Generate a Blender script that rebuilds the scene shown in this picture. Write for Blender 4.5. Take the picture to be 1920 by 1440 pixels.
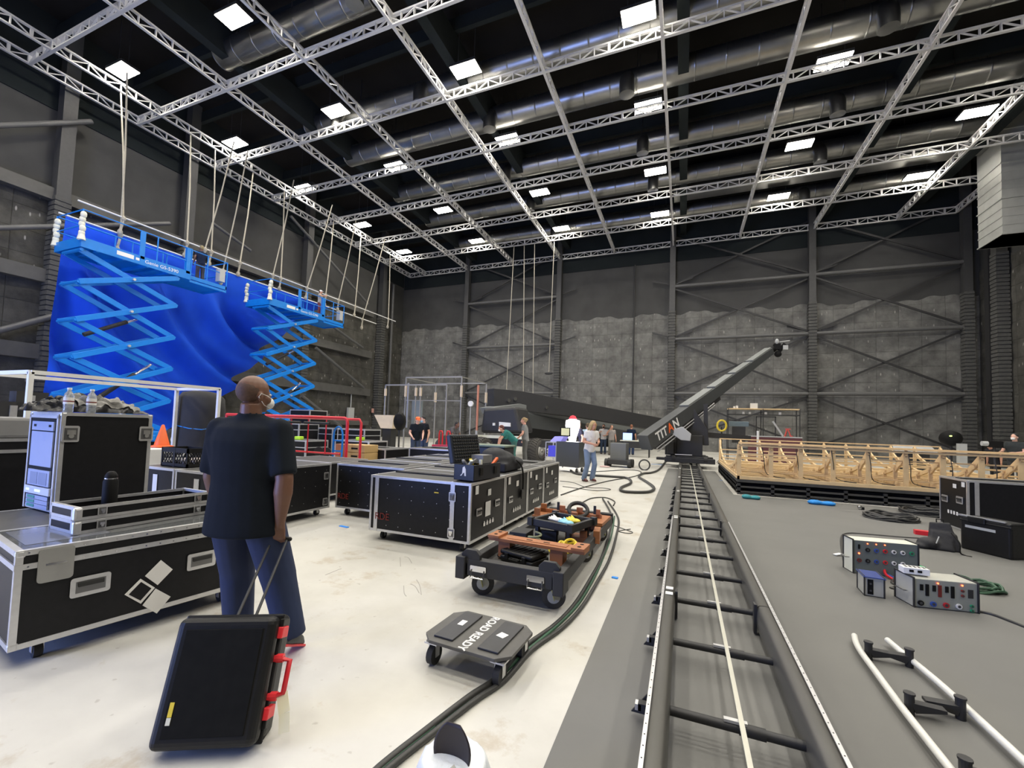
import bpy, math, random
from mathutils import Vector, Matrix
random.seed(7)
PI = math.pi
for o in list(bpy.data.objects): bpy.data.objects.remove(o)
SC = bpy.context.scene
COL = SC.collection
# ---------------------------------------------------------------- camera
HC = 1.5
FPX, CXP, CYP = 798.0, 960.0, 760.0
YAW, PITCH, ROLL = math.radians(-22.0), math.radians(2.73), math.radians(1.9)
_f = Vector((math.sin(YAW)*math.cos(PITCH), math.cos(YAW)*math.cos(PITCH), math.sin(PITCH)))
_r = Vector((math.cos(YAW), -math.sin(YAW), 0)); _u = _r.cross(_f)
CR = _r*math.cos(ROLL) + _u*math.sin(ROLL); CU = -_r*math.sin(ROLL) + _u*math.cos(ROLL); CF = _f
cd = bpy.data.cameras.new('camera'); cam = bpy.data.objects.new('camera', cd); COL.objects.link(cam)
cd.sensor_width = 36; cd.lens = FPX/1920*36; cd.shift_y = 40/1920; cd.clip_start = .05; cd.clip_end = 200
cam.matrix_world = Matrix(((CR.x, CU.x, -CF.x, 0), (CR.y, CU.y, -CF.y, 0), (CR.z, CU.z, -CF.z, HC), (0, 0, 0, 1)))
SC.camera = cam
# ---------------------------------------------------------------- world, exposure
W = bpy.data.worlds.new('world'); SC.world = W; W.use_nodes = True
W.node_tree.nodes['Background'].inputs[0].default_value = (.55, .7, 1, 1)
W.node_tree.nodes['Background'].inputs[1].default_value = .3
SC.view_settings.view_transform = 'Standard'; SC.view_settings.look = 'None'
SC.view_settings.gamma = 1; SC.view_settings.use_curve_mapping = False
SC.view_settings.exposure = 0.0
LAMP_W = 120          # watts of each high bay lamp
DAY_W = 2300           # daylight through the big door behind the camera
# daylight entering by the open stage door behind the camera, on the left
dl = bpy.data.lights.new('door_daylight', 'AREA'); dl.shape = 'RECTANGLE'; dl.size = 7; dl.size_y = 5
dl.energy = DAY_W; dl.color = (.27, .40, 1.0)
dlo = bpy.data.objects.new('door_daylight', dl); COL.objects.link(dlo)
dlo.location = (-11.5, -7.9, 2.6); dlo.rotation_euler = (PI/2, 0, 0)

def ray(px, py): return CR*((px-CXP)/FPX) - CU*((py-CYP)/FPX) + CF
def G(px, py, z=0.0):
    d = ray(px, py); return Vector((0, 0, HC)) + d*((z-HC)/d.z)
def GY(px, py, y):
    d = ray(px, py); return Vector((0, 0, HC)) + d*(y/d.y)
def GX(px, py, x):
    d = ray(px, py); return Vector((0, 0, HC)) + d*(x/d.x)
def RP(px, py, P0, n):
    d = ray(px, py); o = Vector((0, 0, HC)); n = Vector(n); return o+d*((Vector(P0)-o).dot(n)/d.dot(n))
# ---------------------------------------------------------------- materials
MATS = {}
def mat(name, col=(.5, .5, .5), rough=.5, metal=0, var=0, scale=8, bump=0, emit=None, es=1, alpha=1, trans=0, spec=None, noisec=None, coord='Object'):
    if name in MATS: return MATS[name]
    m = bpy.data.materials.new(name); m.use_nodes = True; nt = m.node_tree; b = nt.nodes['Principled BSDF']
    b.inputs['Base Color'].default_value = (*col, 1); b.inputs['Roughness'].default_value = rough; b.inputs['Metallic'].default_value = metal
    if spec is not None: b.inputs['Specular IOR Level'].default_value = spec
    if emit: b.inputs['Emission Color'].default_value = (*emit, 1); b.inputs['Emission Strength'].default_value = es
    if alpha < 1: b.inputs['Alpha'].default_value = alpha
    if trans: b.inputs['Transmission Weight'].default_value = trans
    tc = nt.nodes.new('ShaderNodeTexCoord'); n = nt.nodes.new('ShaderNodeTexNoise'); n.inputs['Scale'].default_value = scale; n.inputs['Detail'].default_value = 5
    nt.links.new(tc.outputs[coord], n.inputs['Vector'])
    mx = nt.nodes.new('ShaderNodeMix'); mx.data_type = 'RGBA'
    v = max(var, .04)
    c2 = noisec if noisec else tuple(c*(1-v) for c in col); c1 = tuple(min(1, c*(1+v)) for c in col) if not noisec else col
    mx.inputs[6].default_value = (*c1, 1); mx.inputs[7].default_value = (*c2, 1)
    nt.links.new(n.outputs['Fac'], mx.inputs[0]); nt.links.new(mx.outputs[2], b.inputs['Base Color'])
    if bump:
        bp = nt.nodes.new('ShaderNodeBump'); bp.inputs['Strength'].default_value = bump; bp.inputs['Distance'].default_value = .02
        nt.links.new(n.outputs['Fac'], bp.inputs['Height']); nt.links.new(bp.outputs[0], b.inputs['Normal'])
    MATS[name] = m; return m
def N(nt, t, **k):
    n = nt.nodes.new('ShaderNode'+t)
    for a, v in k.items():
        if a in n.inputs: n.inputs[a].default_value = v
        else: setattr(n, a, v)
    return n
def ramp(nt, src, stops):
    r = nt.nodes.new('ShaderNodeValToRGB'); e = r.color_ramp.elements
    while len(e) < len(stops): e.new(.5)
    for q, (p, c) in zip(e, stops): q.position = p; q.color = (*c, 1)
    nt.links.new(src, r.inputs[0]); return r
def concrete():
    m = mat('concrete', (.6, .58, .53), .42); nt = m.node_tree; b = nt.nodes['Principled BSDF']; L = nt.links.new
    tc = nt.nodes['Texture Coordinate']
    a = N(nt, 'TexNoise', Scale=.55, Detail=8, Roughness=.6); L(tc.outputs['Object'], a.inputs['Vector'])
    r = ramp(nt, a.outputs['Fac'], [(.3, (.43, .42, .38)), (.5, (.54, .53, .49)), (.7, (.63, .62, .575))])
    s = N(nt, 'TexNoise', Scale=1.9, Detail=6, Roughness=.7); L(tc.outputs['Object'], s.inputs['Vector'])
    r2 = ramp(nt, s.outputs['Fac'], [(.56, (1, 1, 1)), (.66, (.78, .70, .60))])
    sp = N(nt, 'TexNoise', Scale=14, Detail=2); L(tc.outputs['Object'], sp.inputs['Vector'])
    r3 = ramp(nt, sp.outputs['Fac'], [(.70, (1, 1, 1)), (.76, (.72, .7, .68))])
    x1 = N(nt, 'Mix', data_type='RGBA', blend_type='MULTIPLY'); x1.inputs[0].default_value = .8; L(r.outputs[0], x1.inputs[6]); L(r2.outputs[0], x1.inputs[7])
    x2 = N(nt, 'Mix', data_type='RGBA', blend_type='MULTIPLY'); x2.inputs[0].default_value = .8; L(x1.outputs[2], x2.inputs[6]); L(r3.outputs[0], x2.inputs[7])
    L(x2.outputs[2], b.inputs['Base Color'])
    rr = ramp(nt, a.outputs['Fac'], [(.3, (.5,)*3), (.7, (.36,)*3)]); L(rr.outputs[0], b.inputs['Roughness'])
    return m
def quilt(name, ax, base=(.152, .151, .141)):
    """quilted sound blanket: panels with seams and pale stitch dots"""
    m = mat(name, base, .95, spec=.15); nt = m.node_tree; b = nt.nodes['Principled BSDF']; L = nt.links.new
    tc = nt.nodes['Texture Coordinate']; sx = N(nt, 'SeparateXYZ'); L(tc.outputs['Object'], sx.inputs[0])
    cb = N(nt, 'CombineXYZ'); L(sx.outputs[ax], cb.inputs[0]); L(sx.outputs[2], cb.inputs[1])
    br = N(nt, 'TexBrick', offset=0.0); br.inputs['Scale'].default_value = 1; br.inputs['Mortar Size'].default_value = .022; br.inputs['Mortar Smooth'].default_value = .8
    br.inputs['Brick Width'].default_value = 1.22; br.inputs['Row Height'].default_value = 1.05
    br.inputs['Color1'].default_value = (*[c*1.12 for c in base], 1); br.inputs['Color2'].default_value = (*[c*.86 for c in base], 1); br.inputs['Mortar'].default_value = (*[c*.86 for c in base], 1)
    L(cb.outputs[0], br.inputs['Vector'])
    n = N(nt, 'TexNoise', Scale=1.3, Detail=9, Roughness=.65); L(tc.outputs['Object'], n.inputs['Vector'])
    r = ramp(nt, n.outputs['Fac'], [(.3, (.62,)*3), (.7, (1.4,)*3)])
    x = N(nt, 'Mix', data_type='RGBA', blend_type='MULTIPLY'); x.inputs[0].default_value = 1; L(br.outputs['Color'], x.inputs[6]); L(r.outputs[0], x.inputs[7])
    # stitch dots along the rows
    vo = N(nt, 'TexVoronoi', feature='F1'); vo.inputs['Scale'].default_value = 1
    mp = N(nt, 'Mapping'); mp.inputs['Scale'].default_value = (2.9, 1/1.05, 1); mp.inputs['Location'].default_value = (.0, .5, 0); L(cb.outputs[0], mp.inputs[0]); L(mp.outputs[0], vo.inputs['Vector']); vo.inputs['Randomness'].default_value = .35
    rd = ramp(nt, vo.outputs['Distance'], [(.06, (1,)*3), (.12, (0,)*3)])
    x2 = N(nt, 'Mix', data_type='RGBA'); L(rd.outputs[0], x2.inputs[0]); L(x.outputs[2], x2.inputs[6]); x2.inputs[7].default_value = (.34, .33, .30, 1)
    L(x2.outputs[2], b.inputs['Base Color'])
    bp = N(nt, 'Bump', Strength=.6, Distance=.06); ad = N(nt, 'Math', operation='MULTIPLY_ADD'); L(n.outputs['Fac'], ad.inputs[0]); ad.inputs[1].default_value = 2.2; L(br.outputs['Fac'], ad.inputs[2])
    iv = N(nt, 'Math', operation='MULTIPLY'); L(ad.outputs[0], iv.inputs[0]); iv.inputs[1].default_value = -1
    L(iv.outputs[0], bp.inputs['Height']); L(bp.outputs[0], b.inputs['Normal'])
    return m
M_ = {}
def setup_mats():
    A = M_
    A['concrete'] = concrete()
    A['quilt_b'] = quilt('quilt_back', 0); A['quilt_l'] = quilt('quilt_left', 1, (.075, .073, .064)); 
    A['felt'] = mat('black_felt', (.068, .068, .066), .95, var=.3, scale=.7, spec=.1)
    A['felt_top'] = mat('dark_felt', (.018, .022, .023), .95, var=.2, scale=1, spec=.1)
    A['steelblk'] = mat('painted_black_steel', (.022, .022, .023), .55, var=.15, scale=5)
    A['colmat'] = mat('wrapped_column', (.075, .075, .07), .9, var=.35, scale=6, bump=.4)
    A['ceil'] = mat('black_ceiling', (.016, .015, .014), .95, var=.3, scale=.6, spec=.1)
    A['rubber_mat'] = mat('grey_rubber_mat', (.135, .135, .128), .62, var=.14, scale=1.3, bump=.02)
    A['alu'] = mat('aluminium_edging', (.62, .62, .62), .38, .75, var=.12, scale=30)
    A['truss'] = mat('galvanised_truss', (.72, .71, .69), .5, .35, var=.1, scale=12)
    A['duct'] = mat('galvanised_duct', (.27, .27, .26), .34, .95, var=.3, scale=1.2)
    A['chrome'] = mat('chrome', (.75, .75, .76), .18, 1)
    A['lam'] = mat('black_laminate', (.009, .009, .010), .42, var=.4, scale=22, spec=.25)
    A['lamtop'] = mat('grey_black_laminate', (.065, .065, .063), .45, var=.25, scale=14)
    A['plastic'] = mat('black_plastic', (.010, .010, .010), .42, var=.3, scale=30, bump=.06, spec=.3)
    A['navyplastic'] = mat('blue_black_plastic', (.016, .019, .026), .42, var=.2, scale=30)
    A['black'] = mat('matt_black', (.006, .006, .006), .7, spec=.2)
    A['rubber'] = mat('black_rubber', (.02, .02, .019), .7, var=.3, scale=20)
    A['tyre'] = mat('tyre_rubber', (.045, .042, .036), .8, var=.3, scale=9)
    A['white'] = mat('white_paint', (.75, .75, .73), .5, var=.06)
    A['paper'] = mat('white_paper_label', (.72, .71, .68), .7, var=.08)
    A['red'] = mat('red_paint', (.60, .02, .03), .4, var=.1)
    A['reddull'] = mat('dull_red_paint', (.16, .016, .012), .6, var=.3, scale=30)
    A['orange'] = mat('orange_paint', (.8, .13, .02), .5)
    A['yellow'] = mat('yellow_plastic', (.75, .58, .05), .5, var=.15)
    A['lime'] = mat('lime_tape', (.45, .75, .04), .6)
    A['liftblue'] = mat('lift_blue_paint', (.003, .19, .62), .38, var=.1, scale=6)
    A['curtain'] = mat('blue_cloth', (.001, .085, .72), .8, var=.1, scale=2)
    A['wood'] = mat('pale_plywood', (.68, .50, .27), .6, var=.16, scale=7)
    A['woodred'] = mat('orange_stained_wood', (.36, .14, .055), .45, var=.2, scale=6)
    A['woodpale'] = mat('pale_board', (.70, .58, .40), .6, var=.12, scale=5)
    A['cable'] = mat('black_cable', (.035, .035, .033), .5, var=.2, scale=10)
    A['rope'] = mat('pale_rope', (.40, .37, .30), .85, var=.2, scale=20)
    A['crane'] = mat('crane_grey_paint', (.052, .056, .058), .42, var=.08, scale=3)
    A['greybox'] = mat('light_grey_box', (.42, .43, .42), .45)
    A['metalbox'] = mat('brushed_metal_box', (.50, .50, .45), .42, .35, var=.12, scale=9)
    A['boxblue'] = mat('blue_panel', (.02, .05, .22), .4)
    A['cream'] = mat('cream_paint', (.70, .70, .58), .5, var=.08)
    A['tape'] = mat('blue_tape', (.03, .28, .85), .6)
    A['teal'] = mat('teal_cloth', (.03, .22, .25), .8, var=.3, scale=20)
    A['blue2'] = mat('bright_blue_cloth', (.01, .22, .62), .7, var=.3, scale=20)
    A['glass'] = mat('clear_plastic', (.9, .95, 1), .08, trans=.9, spec=.5)
    A['grey'] = mat('mid_grey', (.2, .2, .2), .6, var=.1)
    A['screen'] = mat('lit_screen', (.1, .1, .2), .3, emit=(.35, .42, 1.0), es=2.2)
    A['lens'] = mat('lamp_lens', (1, 1, 1), .5, emit=(1, .93, .80), es=36)
    A['led'] = mat('red_indicator', (.5, 0, 0), .4, emit=(1, .10, .03), es=9)
    A['concr_tape'] = mat('gaffer', (.02, .02, .02), .8)
setup_mats()
# ---------------------------------------------------------------- mesh builder
class MB:
    def __init__(s): s.v = []; s.f = []; s.M = Matrix.Identity(4)
    def add(s, vs, fs):
        k = len(s.v); s.v += [tuple(s.M @ Vector(v)) for v in vs]; s.f += [tuple(k+i for i in f) for f in fs]; return s
    def box(s, x0, x1, y0, y1, z0, z1):
        return s.add([(x0, y0, z0), (x1, y0, z0), (x1, y1, z0), (x0, y1, z0), (x0, y0, z1), (x1, y0, z1), (x1, y1, z1), (x0, y1, z1)],
                     [(0, 3, 2, 1), (4, 5, 6, 7), (0, 1, 5, 4), (1, 2, 6, 5), (2, 3, 7, 6), (3, 0, 4, 7)])
    def cbox(s, c, sz): return s.box(c[0]-sz[0]/2, c[0]+sz[0]/2, c[1]-sz[1]/2, c[1]+sz[1]/2, c[2]-sz[2]/2, c[2]+sz[2]/2)
    def frame(s, p, q, up=(0, 0, 1)):
        p, q = Vector(p), Vector(q); d = (q-p).normalized(); u = Vector(up)
        if abs(d.dot(u)) > .98: u = Vector((1, 0, 0))
        a = d.cross(u).normalized(); b = a.cross(d).normalized(); return p, q, a, b
    def bar(s, p, q, w, h=None, up=(0, 0, 1), w2=None, h2=None):
        h = w if h is None else h; w2 = w if w2 is None else w2; h2 = h if h2 is None else h2
        p, q, a, b = s.frame(p, q, up); r = []
        for c, ww, hh in ((p, w, h), (q, w2, h2)):
            r += [c-a*ww/2-b*hh/2, c+a*ww/2-b*hh/2, c+a*ww/2+b*hh/2, c-a*ww/2+b*hh/2]
        return s.add(r, [(3, 2, 1, 0), (4, 5, 6, 7), (0, 1, 5, 4), (1, 2, 6, 5), (2, 3, 7, 6), (3, 0, 4, 7)])
    def cyl(s, p, q, r, r2=None, n=12, ball=False):
        r2 = r if r2 is None else r2; p, q, a, b = s.frame(p, q); vs = []
        for c, rr in ((p, r), (q, r2)):
            for i in range(n):
                t = 2*PI*i/n; vs.append(c+a*math.cos(t)*rr+b*math.sin(t)*rr)
        fs = [(i, n+i, n+(i+1) % n, (i+1) % n) for i in range(n)] + [tuple(range(n)), tuple(range(2*n-1, n-1, -1))]
        s.add(vs, fs)
        if ball: s.sph(p, r, n=n); s.sph(q, r2, n=n)
        return s
    def sph(s, c, r, n=12, rot=None):
        r = (r, r, r) if not hasattr(r, '__len__') else r; m = n//2+1; vs = [(0, 0, -1)]; fs = []
        for j in range(1, m):
            a = -PI/2+PI*j/m
            for i in range(n):
                t = 2*PI*i/n; vs.append((math.cos(a)*math.cos(t), math.cos(a)*math.sin(t), math.sin(a)))
        vs.append((0, 0, 1)); L = len(vs)-1
        for i in range(n):
            fs.append((0, 1+(i+1) % n, 1+i)); fs.append((L, L-n+i, L-n+(i+1) % n))
        for j in range(m-2):
            for i in range(n):
                a = 1+j*n+i; b = 1+j*n+(i+1) % n; fs.append((a, b, b+n, a+n))
        R = rot if rot else Matrix.Identity(3)
        return s.add([Vector(c)+R @ Vector((v[0]*r[0], v[1]*r[1], v[2]*r[2])) for v in vs], fs)
    def tube(s, pts, r, n=8, closed=False):
        pts = [Vector(p) for p in pts]; L = len(pts); vs = []; fs = []; pa = None
        for i, p in enumerate(pts):
            if closed: d = pts[(i+1) % L]-pts[i-1]
            else: d = pts[min(i+1, L-1)]-pts[max(i-1, 0)]
            d.normalize()
            if pa is None:
                u = Vector((0, 0, 1)) if abs(d.z) < .95 else Vector((1, 0, 0)); a = d.cross(u).normalized()
            else:
                a = (pa-d*pa.dot(d)).normalized()
            pa = a; b = a.cross(d)
            for k in range(n):
                t = 2*PI*k/n; vs.append(p+a*math.cos(t)*r+b*math.sin(t)*r)
        E = L if closed else L-1
        for i in range(E):
            for k in range(n):
                j = (i+1) % L; fs.append((i*n+k, j*n+k, j*n+(k+1) % n, i*n+(k+1) % n))
        if not closed: fs += [tuple(range(n)), tuple(range(L*n-1, (L-1)*n-1, -1))]
        return s.add(vs, fs)
    def prism(s, poly, t, M=None):
        """2D polygon in local xy, thickness t along local z"""
        M = M or Matrix.Identity(4); n = len(poly)
        vs = [M @ Vector((x, y, 0)) for x, y in poly]+[M @ Vector((x, y, t)) for x, y in poly]
        return s.add(vs, [tuple(range(n-1, -1, -1)), tuple(range(n, 2*n))]+[(i, (i+1) % n, n+(i+1) % n, n+i) for i in range(n)])
    def lathe(s, prof, n=20, M=None):
        M = M or Matrix.Identity(4); vs = []; fs = []
        for r, z in prof:
            for i in range(n): t = 2*PI*i/n; vs.append(M @ Vector((r*math.cos(t), r*math.sin(t), z)))
        for j in range(len(prof)-1):
            for i in range(n): fs.append((j*n+i, j*n+(i+1) % n, (j+1)*n+(i+1) % n, (j+1)*n+i))
        fs += [tuple(range(n-1, -1, -1)), tuple(range((len(prof)-1)*n, len(prof)*n))]
        return s.add(vs, fs)
    def loft(s, rings, n=16):
        """rings: (centre, rx, ry, z-up) ellipses in horizontal planes"""
        vs = []; fs = []
        for c, rx, ry in rings:
            for i in range(n): t = 2*PI*i/n; vs.append((c[0]+rx*math.cos(t), c[1]+ry*math.sin(t), c[2]))
        for j in range(len(rings)-1):
            for i in range(n): fs.append((j*n+i, j*n+(i+1) % n, (j+1)*n+(i+1) % n, (j+1)*n+i))
        fs += [tuple(range(n-1, -1, -1)), tuple(range((len(rings)-1)*n, len(rings)*n))]
        return s.add(vs, fs)
    def grid(s, fn, nu, nv, thick=0):
        vs = [fn(i/nu, j/nv) for j in range(nv+1) for i in range(nu+1)]
        fs = [(j*(nu+1)+i, j*(nu+1)+i+1, (j+1)*(nu+1)+i+1, (j+1)*(nu+1)+i) for j in range(nv) for i in range(nu)]
        return s.add(vs, fs)
    def build(s, name, m, parent=None, smooth=False, bevel=0, seg=2, solid=0, loc=None, sub=0):
        me = bpy.data.meshes.new(name); me.from_pydata(s.v, [], s.f); me.update()
        if smooth:
            for p in me.polygons: p.use_smooth = True
        o = bpy.data.objects.new(name, me); COL.objects.link(o)
        me.materials.append(M_[m] if isinstance(m, str) else m)
        if solid: q = o.modifiers.new('s', 'SOLIDIFY'); q.thickness = solid; q.offset = 0
        if sub: q = o.modifiers.new('u', 'SUBSURF'); q.levels = sub; q.render_levels = sub
        if bevel: q = o.modifiers.new('b', 'BEVEL'); q.width = bevel; q.segments = seg; q.limit_method = 'ANGLE'; q.angle_limit = .7
        if smooth and bevel == 0 and not sub:
            try: me.set_sharp_from_angle(angle=.8)
            except Exception: pass
        if parent: o.parent = parent
        if loc: o.location = loc
        return o
def tag(o, label, cat=None, group=None, kind=None):
    if label: o['label'] = label
    if cat: o['category'] = cat
    if group: o['group'] = group
    if kind: o['kind'] = kind
    return o
def T(name, label, cat, loc=(0, 0, 0), rz=0, group=None, rot=None):
    o = bpy.data.objects.new(name, None); COL.objects.link(o); o.empty_display_size = .1
    o.location = loc; o.rotation_euler = rot if rot else (0, 0, rz)
    return tag(o, label, cat, group)
def S(o): o['kind'] = 'structure'; return o
def dup(root, loc, rz=0, label=None, group=None):
    r = root.copy(); COL.objects.link(r); r.location = loc; r.rotation_euler = (root.rotation_euler.x, root.rotation_euler.y, rz)
    if label: r['label'] = label
    if group: r['group'] = group
    for ch in root.children:
        c = ch.copy(); COL.objects.link(c); c.parent = r
        for g in ch.children:
            d = g.copy(); COL.objects.link(d); d.parent = c
    return r
def text(s, size, m, M, name='lettering', parent=None, ext=.002, bold=0):
    cu = bpy.data.curves.new('t', 'FONT'); cu.body = s; cu.size = size; cu.extrude = ext; cu.align_x = 'CENTER'; cu.align_y = 'CENTER'; cu.offset = bold
    t = bpy.data.objects.new('t', cu); COL.objects.link(t); bpy.context.view_layer.update()
    me = bpy.data.meshes.new_from_object(t.evaluated_get(bpy.context.evaluated_depsgraph_get())); bpy.data.objects.remove(t)
    me.transform(M); me.materials.clear(); me.materials.append(M_[m] if isinstance(m, str) else m)
    o = bpy.data.objects.new(name, me); COL.objects.link(o)
    if parent: o.parent = parent
    return o
def ML(x, y, z, ex, ey, ez):
    """matrix with origin and axes"""
    ex, ey, ez = Vector(ex), Vector(ey), Vector(ez)
    return Matrix(((ex.x, ey.x, ez.x, x), (ex.y, ey.y, ez.y, y), (ex.z, ey.z, ez.z, z), (0, 0, 0, 1)))
def remesh(mb, name, m, parent, vox, it=4, smooth=True):
    o = mb.build(name, m); r = o.modifiers.new('r', 'REMESH'); r.mode = 'VOXEL'; r.voxel_size = vox
    q = o.modifiers.new('s', 'SMOOTH'); q.factor = .5; q.iterations = it
    bpy.context.view_layer.update()
    me = bpy.data.meshes.new_from_object(o.evaluated_get(bpy.context.evaluated_depsgraph_get())); bpy.data.objects.remove(o)
    for p in me.polygons: p.use_smooth = True
    me.name = name; me.materials.clear(); me.materials.append(M_[m] if isinstance(m, str) else m)
    o = bpy.data.objects.new(name, me); COL.objects.link(o)
    if parent: o.parent = parent
    return o
def spl(pts, k=6, closed=False):
    """Catmull-Rom through points"""
    P = [Vector(p) for p in pts]; n = len(P); out = []
    for i in range(n if closed else n-1):
        if closed: a, b, c, d = P[i-1], P[i], P[(i+1) % n], P[(i+2) % n]
        else: a, b, c, d = P[max(i-1, 0)], P[i], P[i+1], P[min(i+2, n-1)]
        for j in range(k):
            t = j/k; out.append(.5*((2*b)+(c-a)*t+(2*a-5*b+4*c-d)*t*t+(3*b-a-3*c+d)*t**3))
    if not closed: out.append(P[-1])
    return out
# ================================================================ ROOM
XL, XR, YB, YF, ZC = -27.2, 17.6, 36.2, -8.0, 19.6
S(MB().box(XL, XR, YF, YB, -.2, 0).build('floor', 'concrete'))
S(MB().box(XL-.3, XR+.3, YB, YB+.3, 0, ZC).build('wall_back', 'felt'))
S(MB().box(XL-.3, XL, YF, YB, 0, ZC).build('wall_left', 'felt'))
S(MB().box(XR, XR+.3, YF, YB, 0, ZC).build('wall_right', 'felt'))
w = MB(); w.box(XL, -16, YF-.3, YF, 0, ZC); w.box(-7, XR, YF-.3, YF, 0, ZC); w.box(-16, -7, YF-.3, YF, 6, ZC); S(w.build('wall_front', 'felt'))
S(MB().box(XL, XR, YF, YB, ZC, ZC+.2).build('ceiling', 'ceil'))
# quilted blankets on the lower walls, darker band under the grid
ZQ = 10.9
tn = [0]
def trim(mb, m, **k):
    tn[0] += 1; return S(mb.build('trim_%d' % tn[0], m, **k))
def puff(u0, u1, ztop, f, nu, nz):
    def fn(a, b):
        u = u0+(u1-u0)*a; z = ztop*b
        d = .05+.05*abs(math.sin(PI*u/1.22))*abs(math.sin(PI*z/1.05))+.02*math.sin(u*3.1+z*2.3)
        zz = z+(.12*math.sin(u*1.7)+.06*math.sin(u*5.1))*(1 if b > .99 else 0)
        return f(u, d, zz)
    return MB().grid(fn, nu, nz)
trim(puff(XL+.1, XR-.1, ZQ, lambda u, d, z: (u, YB-d, z), 220, 42), 'quilt_b', smooth=True)
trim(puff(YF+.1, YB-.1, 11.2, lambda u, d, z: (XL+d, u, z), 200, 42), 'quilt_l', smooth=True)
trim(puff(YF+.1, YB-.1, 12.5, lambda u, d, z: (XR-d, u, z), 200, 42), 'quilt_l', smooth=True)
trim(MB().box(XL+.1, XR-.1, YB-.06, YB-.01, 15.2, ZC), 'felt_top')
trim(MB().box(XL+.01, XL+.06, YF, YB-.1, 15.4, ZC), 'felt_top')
# steel columns of the back wall, wrapped with quilting below
colx = [-19.45, -10.3, -.95, 8.4, 16.75]
def column(x, y, ax, wrap=ZQ, w=.42):
    c = MB(); c.box(x-w/2, x+w/2, y-w/2, y+w/2, 0, ZC)
    trim(c, mat('dark_grey_column', (.055, .055, .055), .6, var=.15))
    c = MB(); z = 0
    while z < wrap:
        e = w/2+.03+.02*random.random(); c.box(x-e, x+e, y-e, y+e, z+.02, z+.2); z += .23
    trim(c, 'colmat')
for x in colx: column(x, YB-.45, 0)
def hbar(p, q, r=.15): return MB().cyl(p, q, r, n=12)
steel2 = mat('pipe_steel', (.10, .10, .098), .5, var=.1)
for a, b in ((0, 1), (2, 3), (3, 4)):
    xa, xb = colx[a]+.2, colx[b]-.2
    for z in (4.45, 8.75, 13.0): trim(hbar((xa, YB-.5, z), (xb, YB-.5, z), .13), steel2, smooth=True)
    k = 0
    for z0, z1 in ((4.45, 8.75), (8.75, 13.0), (.5, 4.45), (13.0, 17.2)):
        for (p, q) in (((xa, z0+.2), (xb, z1-.2)), ((xa, z1-.2), (xb, z0+.2))):
            k += 1
            trim(MB().bar((p[0], YB-(.32 if k % 2 else .4), p[1]), (q[0], YB-(.32 if k % 2 else .4), q[1]), .07, .13), 'steelblk')
for x in colx[:4]:     # little knee plates beside each column
    for z in (8.95, 13.2):
        for s in (-1, 1): trim(MB().prism([(0, 0), (1.3, .35), (1.3, .5), (.15, .12)], .05, ML(x+s*.2, YB-.3, z, (s, 0, 0), (0, 0, 1), (0, -1, 0))), 'steelblk')
trim(MB().cyl((-3.9, YB-.2, 0), (-3.9, YB-.2, 15.2), .05), 'steelblk')
# left wall steel
XW = XL+.45
for px, py in ((715, 600), (578, 470), (352, 400), (120, 300)):
    column(XW, GX(px, py, XW).y, 1, wrap=11.2, w=.5)
lb = mat('girt_steel', (.085, .083, .076), .7, var=.3, scale=2)
for z, hh in ((11.35, .55), (7.55, .6), (4.1, .65), (1.3, .4)):
    trim(MB().box(XL+.12, XL+.5, YF+.2, GX(700, 600, XW).y, z-hh/2, z+hh/2), lb)
def lbrace(p, q, r=.11):
    a, b = GX(*p, XW+.35), GX(*q, XW+.35); trim(hbar(a, b, r), steel2, smooth=True)
lbrace((-260, 434), (318, 419)); lbrace((-200, 244), (172, 228)); lbrace((-200, 672), (130, 585), .13); lbrace((592, 652), (682, 727)); lbrace((566, 742), (640, 800)); lbrace((545, 405), (690, 570), .1); lbrace((585, 585), (680, 652), .1); lbrace((398, 418), (470, 470), .09)
trim(MB().cyl((XL+.5, GX(735, 600, XL+.5).y, 0), (XL+.5, GX(735, 600, XL+.5).y, 15), .12), steel2)
p = GX(657, 775, XL+.3); trim(MB().cbox(p, (.2, .7, 1.0)), 'greybox'); trim(MB().cyl(p, (p.x, p.y, p.z+2.4), .05), 'greybox')
p = GX(700, 770, XL+.3); trim(MB().cbox(p, (.06, .45, .4)), mat('pink_notice', (.55, .3, .25), .7))
# right wall: dark vertical steel
for y in (16.5, 25.5, 33.5): column(XR-.45, y, 1, wrap=12.5, w=.5)
trim(MB().box(16.9, 17.3, 34.0, 34.4, 0, ZC), 'steelblk')
# roof girders above the grid
for x in (-19.0, -9.7, -.2, 9.2, 14.6): trim(MB().box(x-.22, x+.22, YF, YB, 17.3, 18.6), 'felt_top')
for y in range(-6, 36, 3): trim(MB().box(XL, XR, y+.4, y+.6, 18.7, 19.3), 'felt_top')
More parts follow.
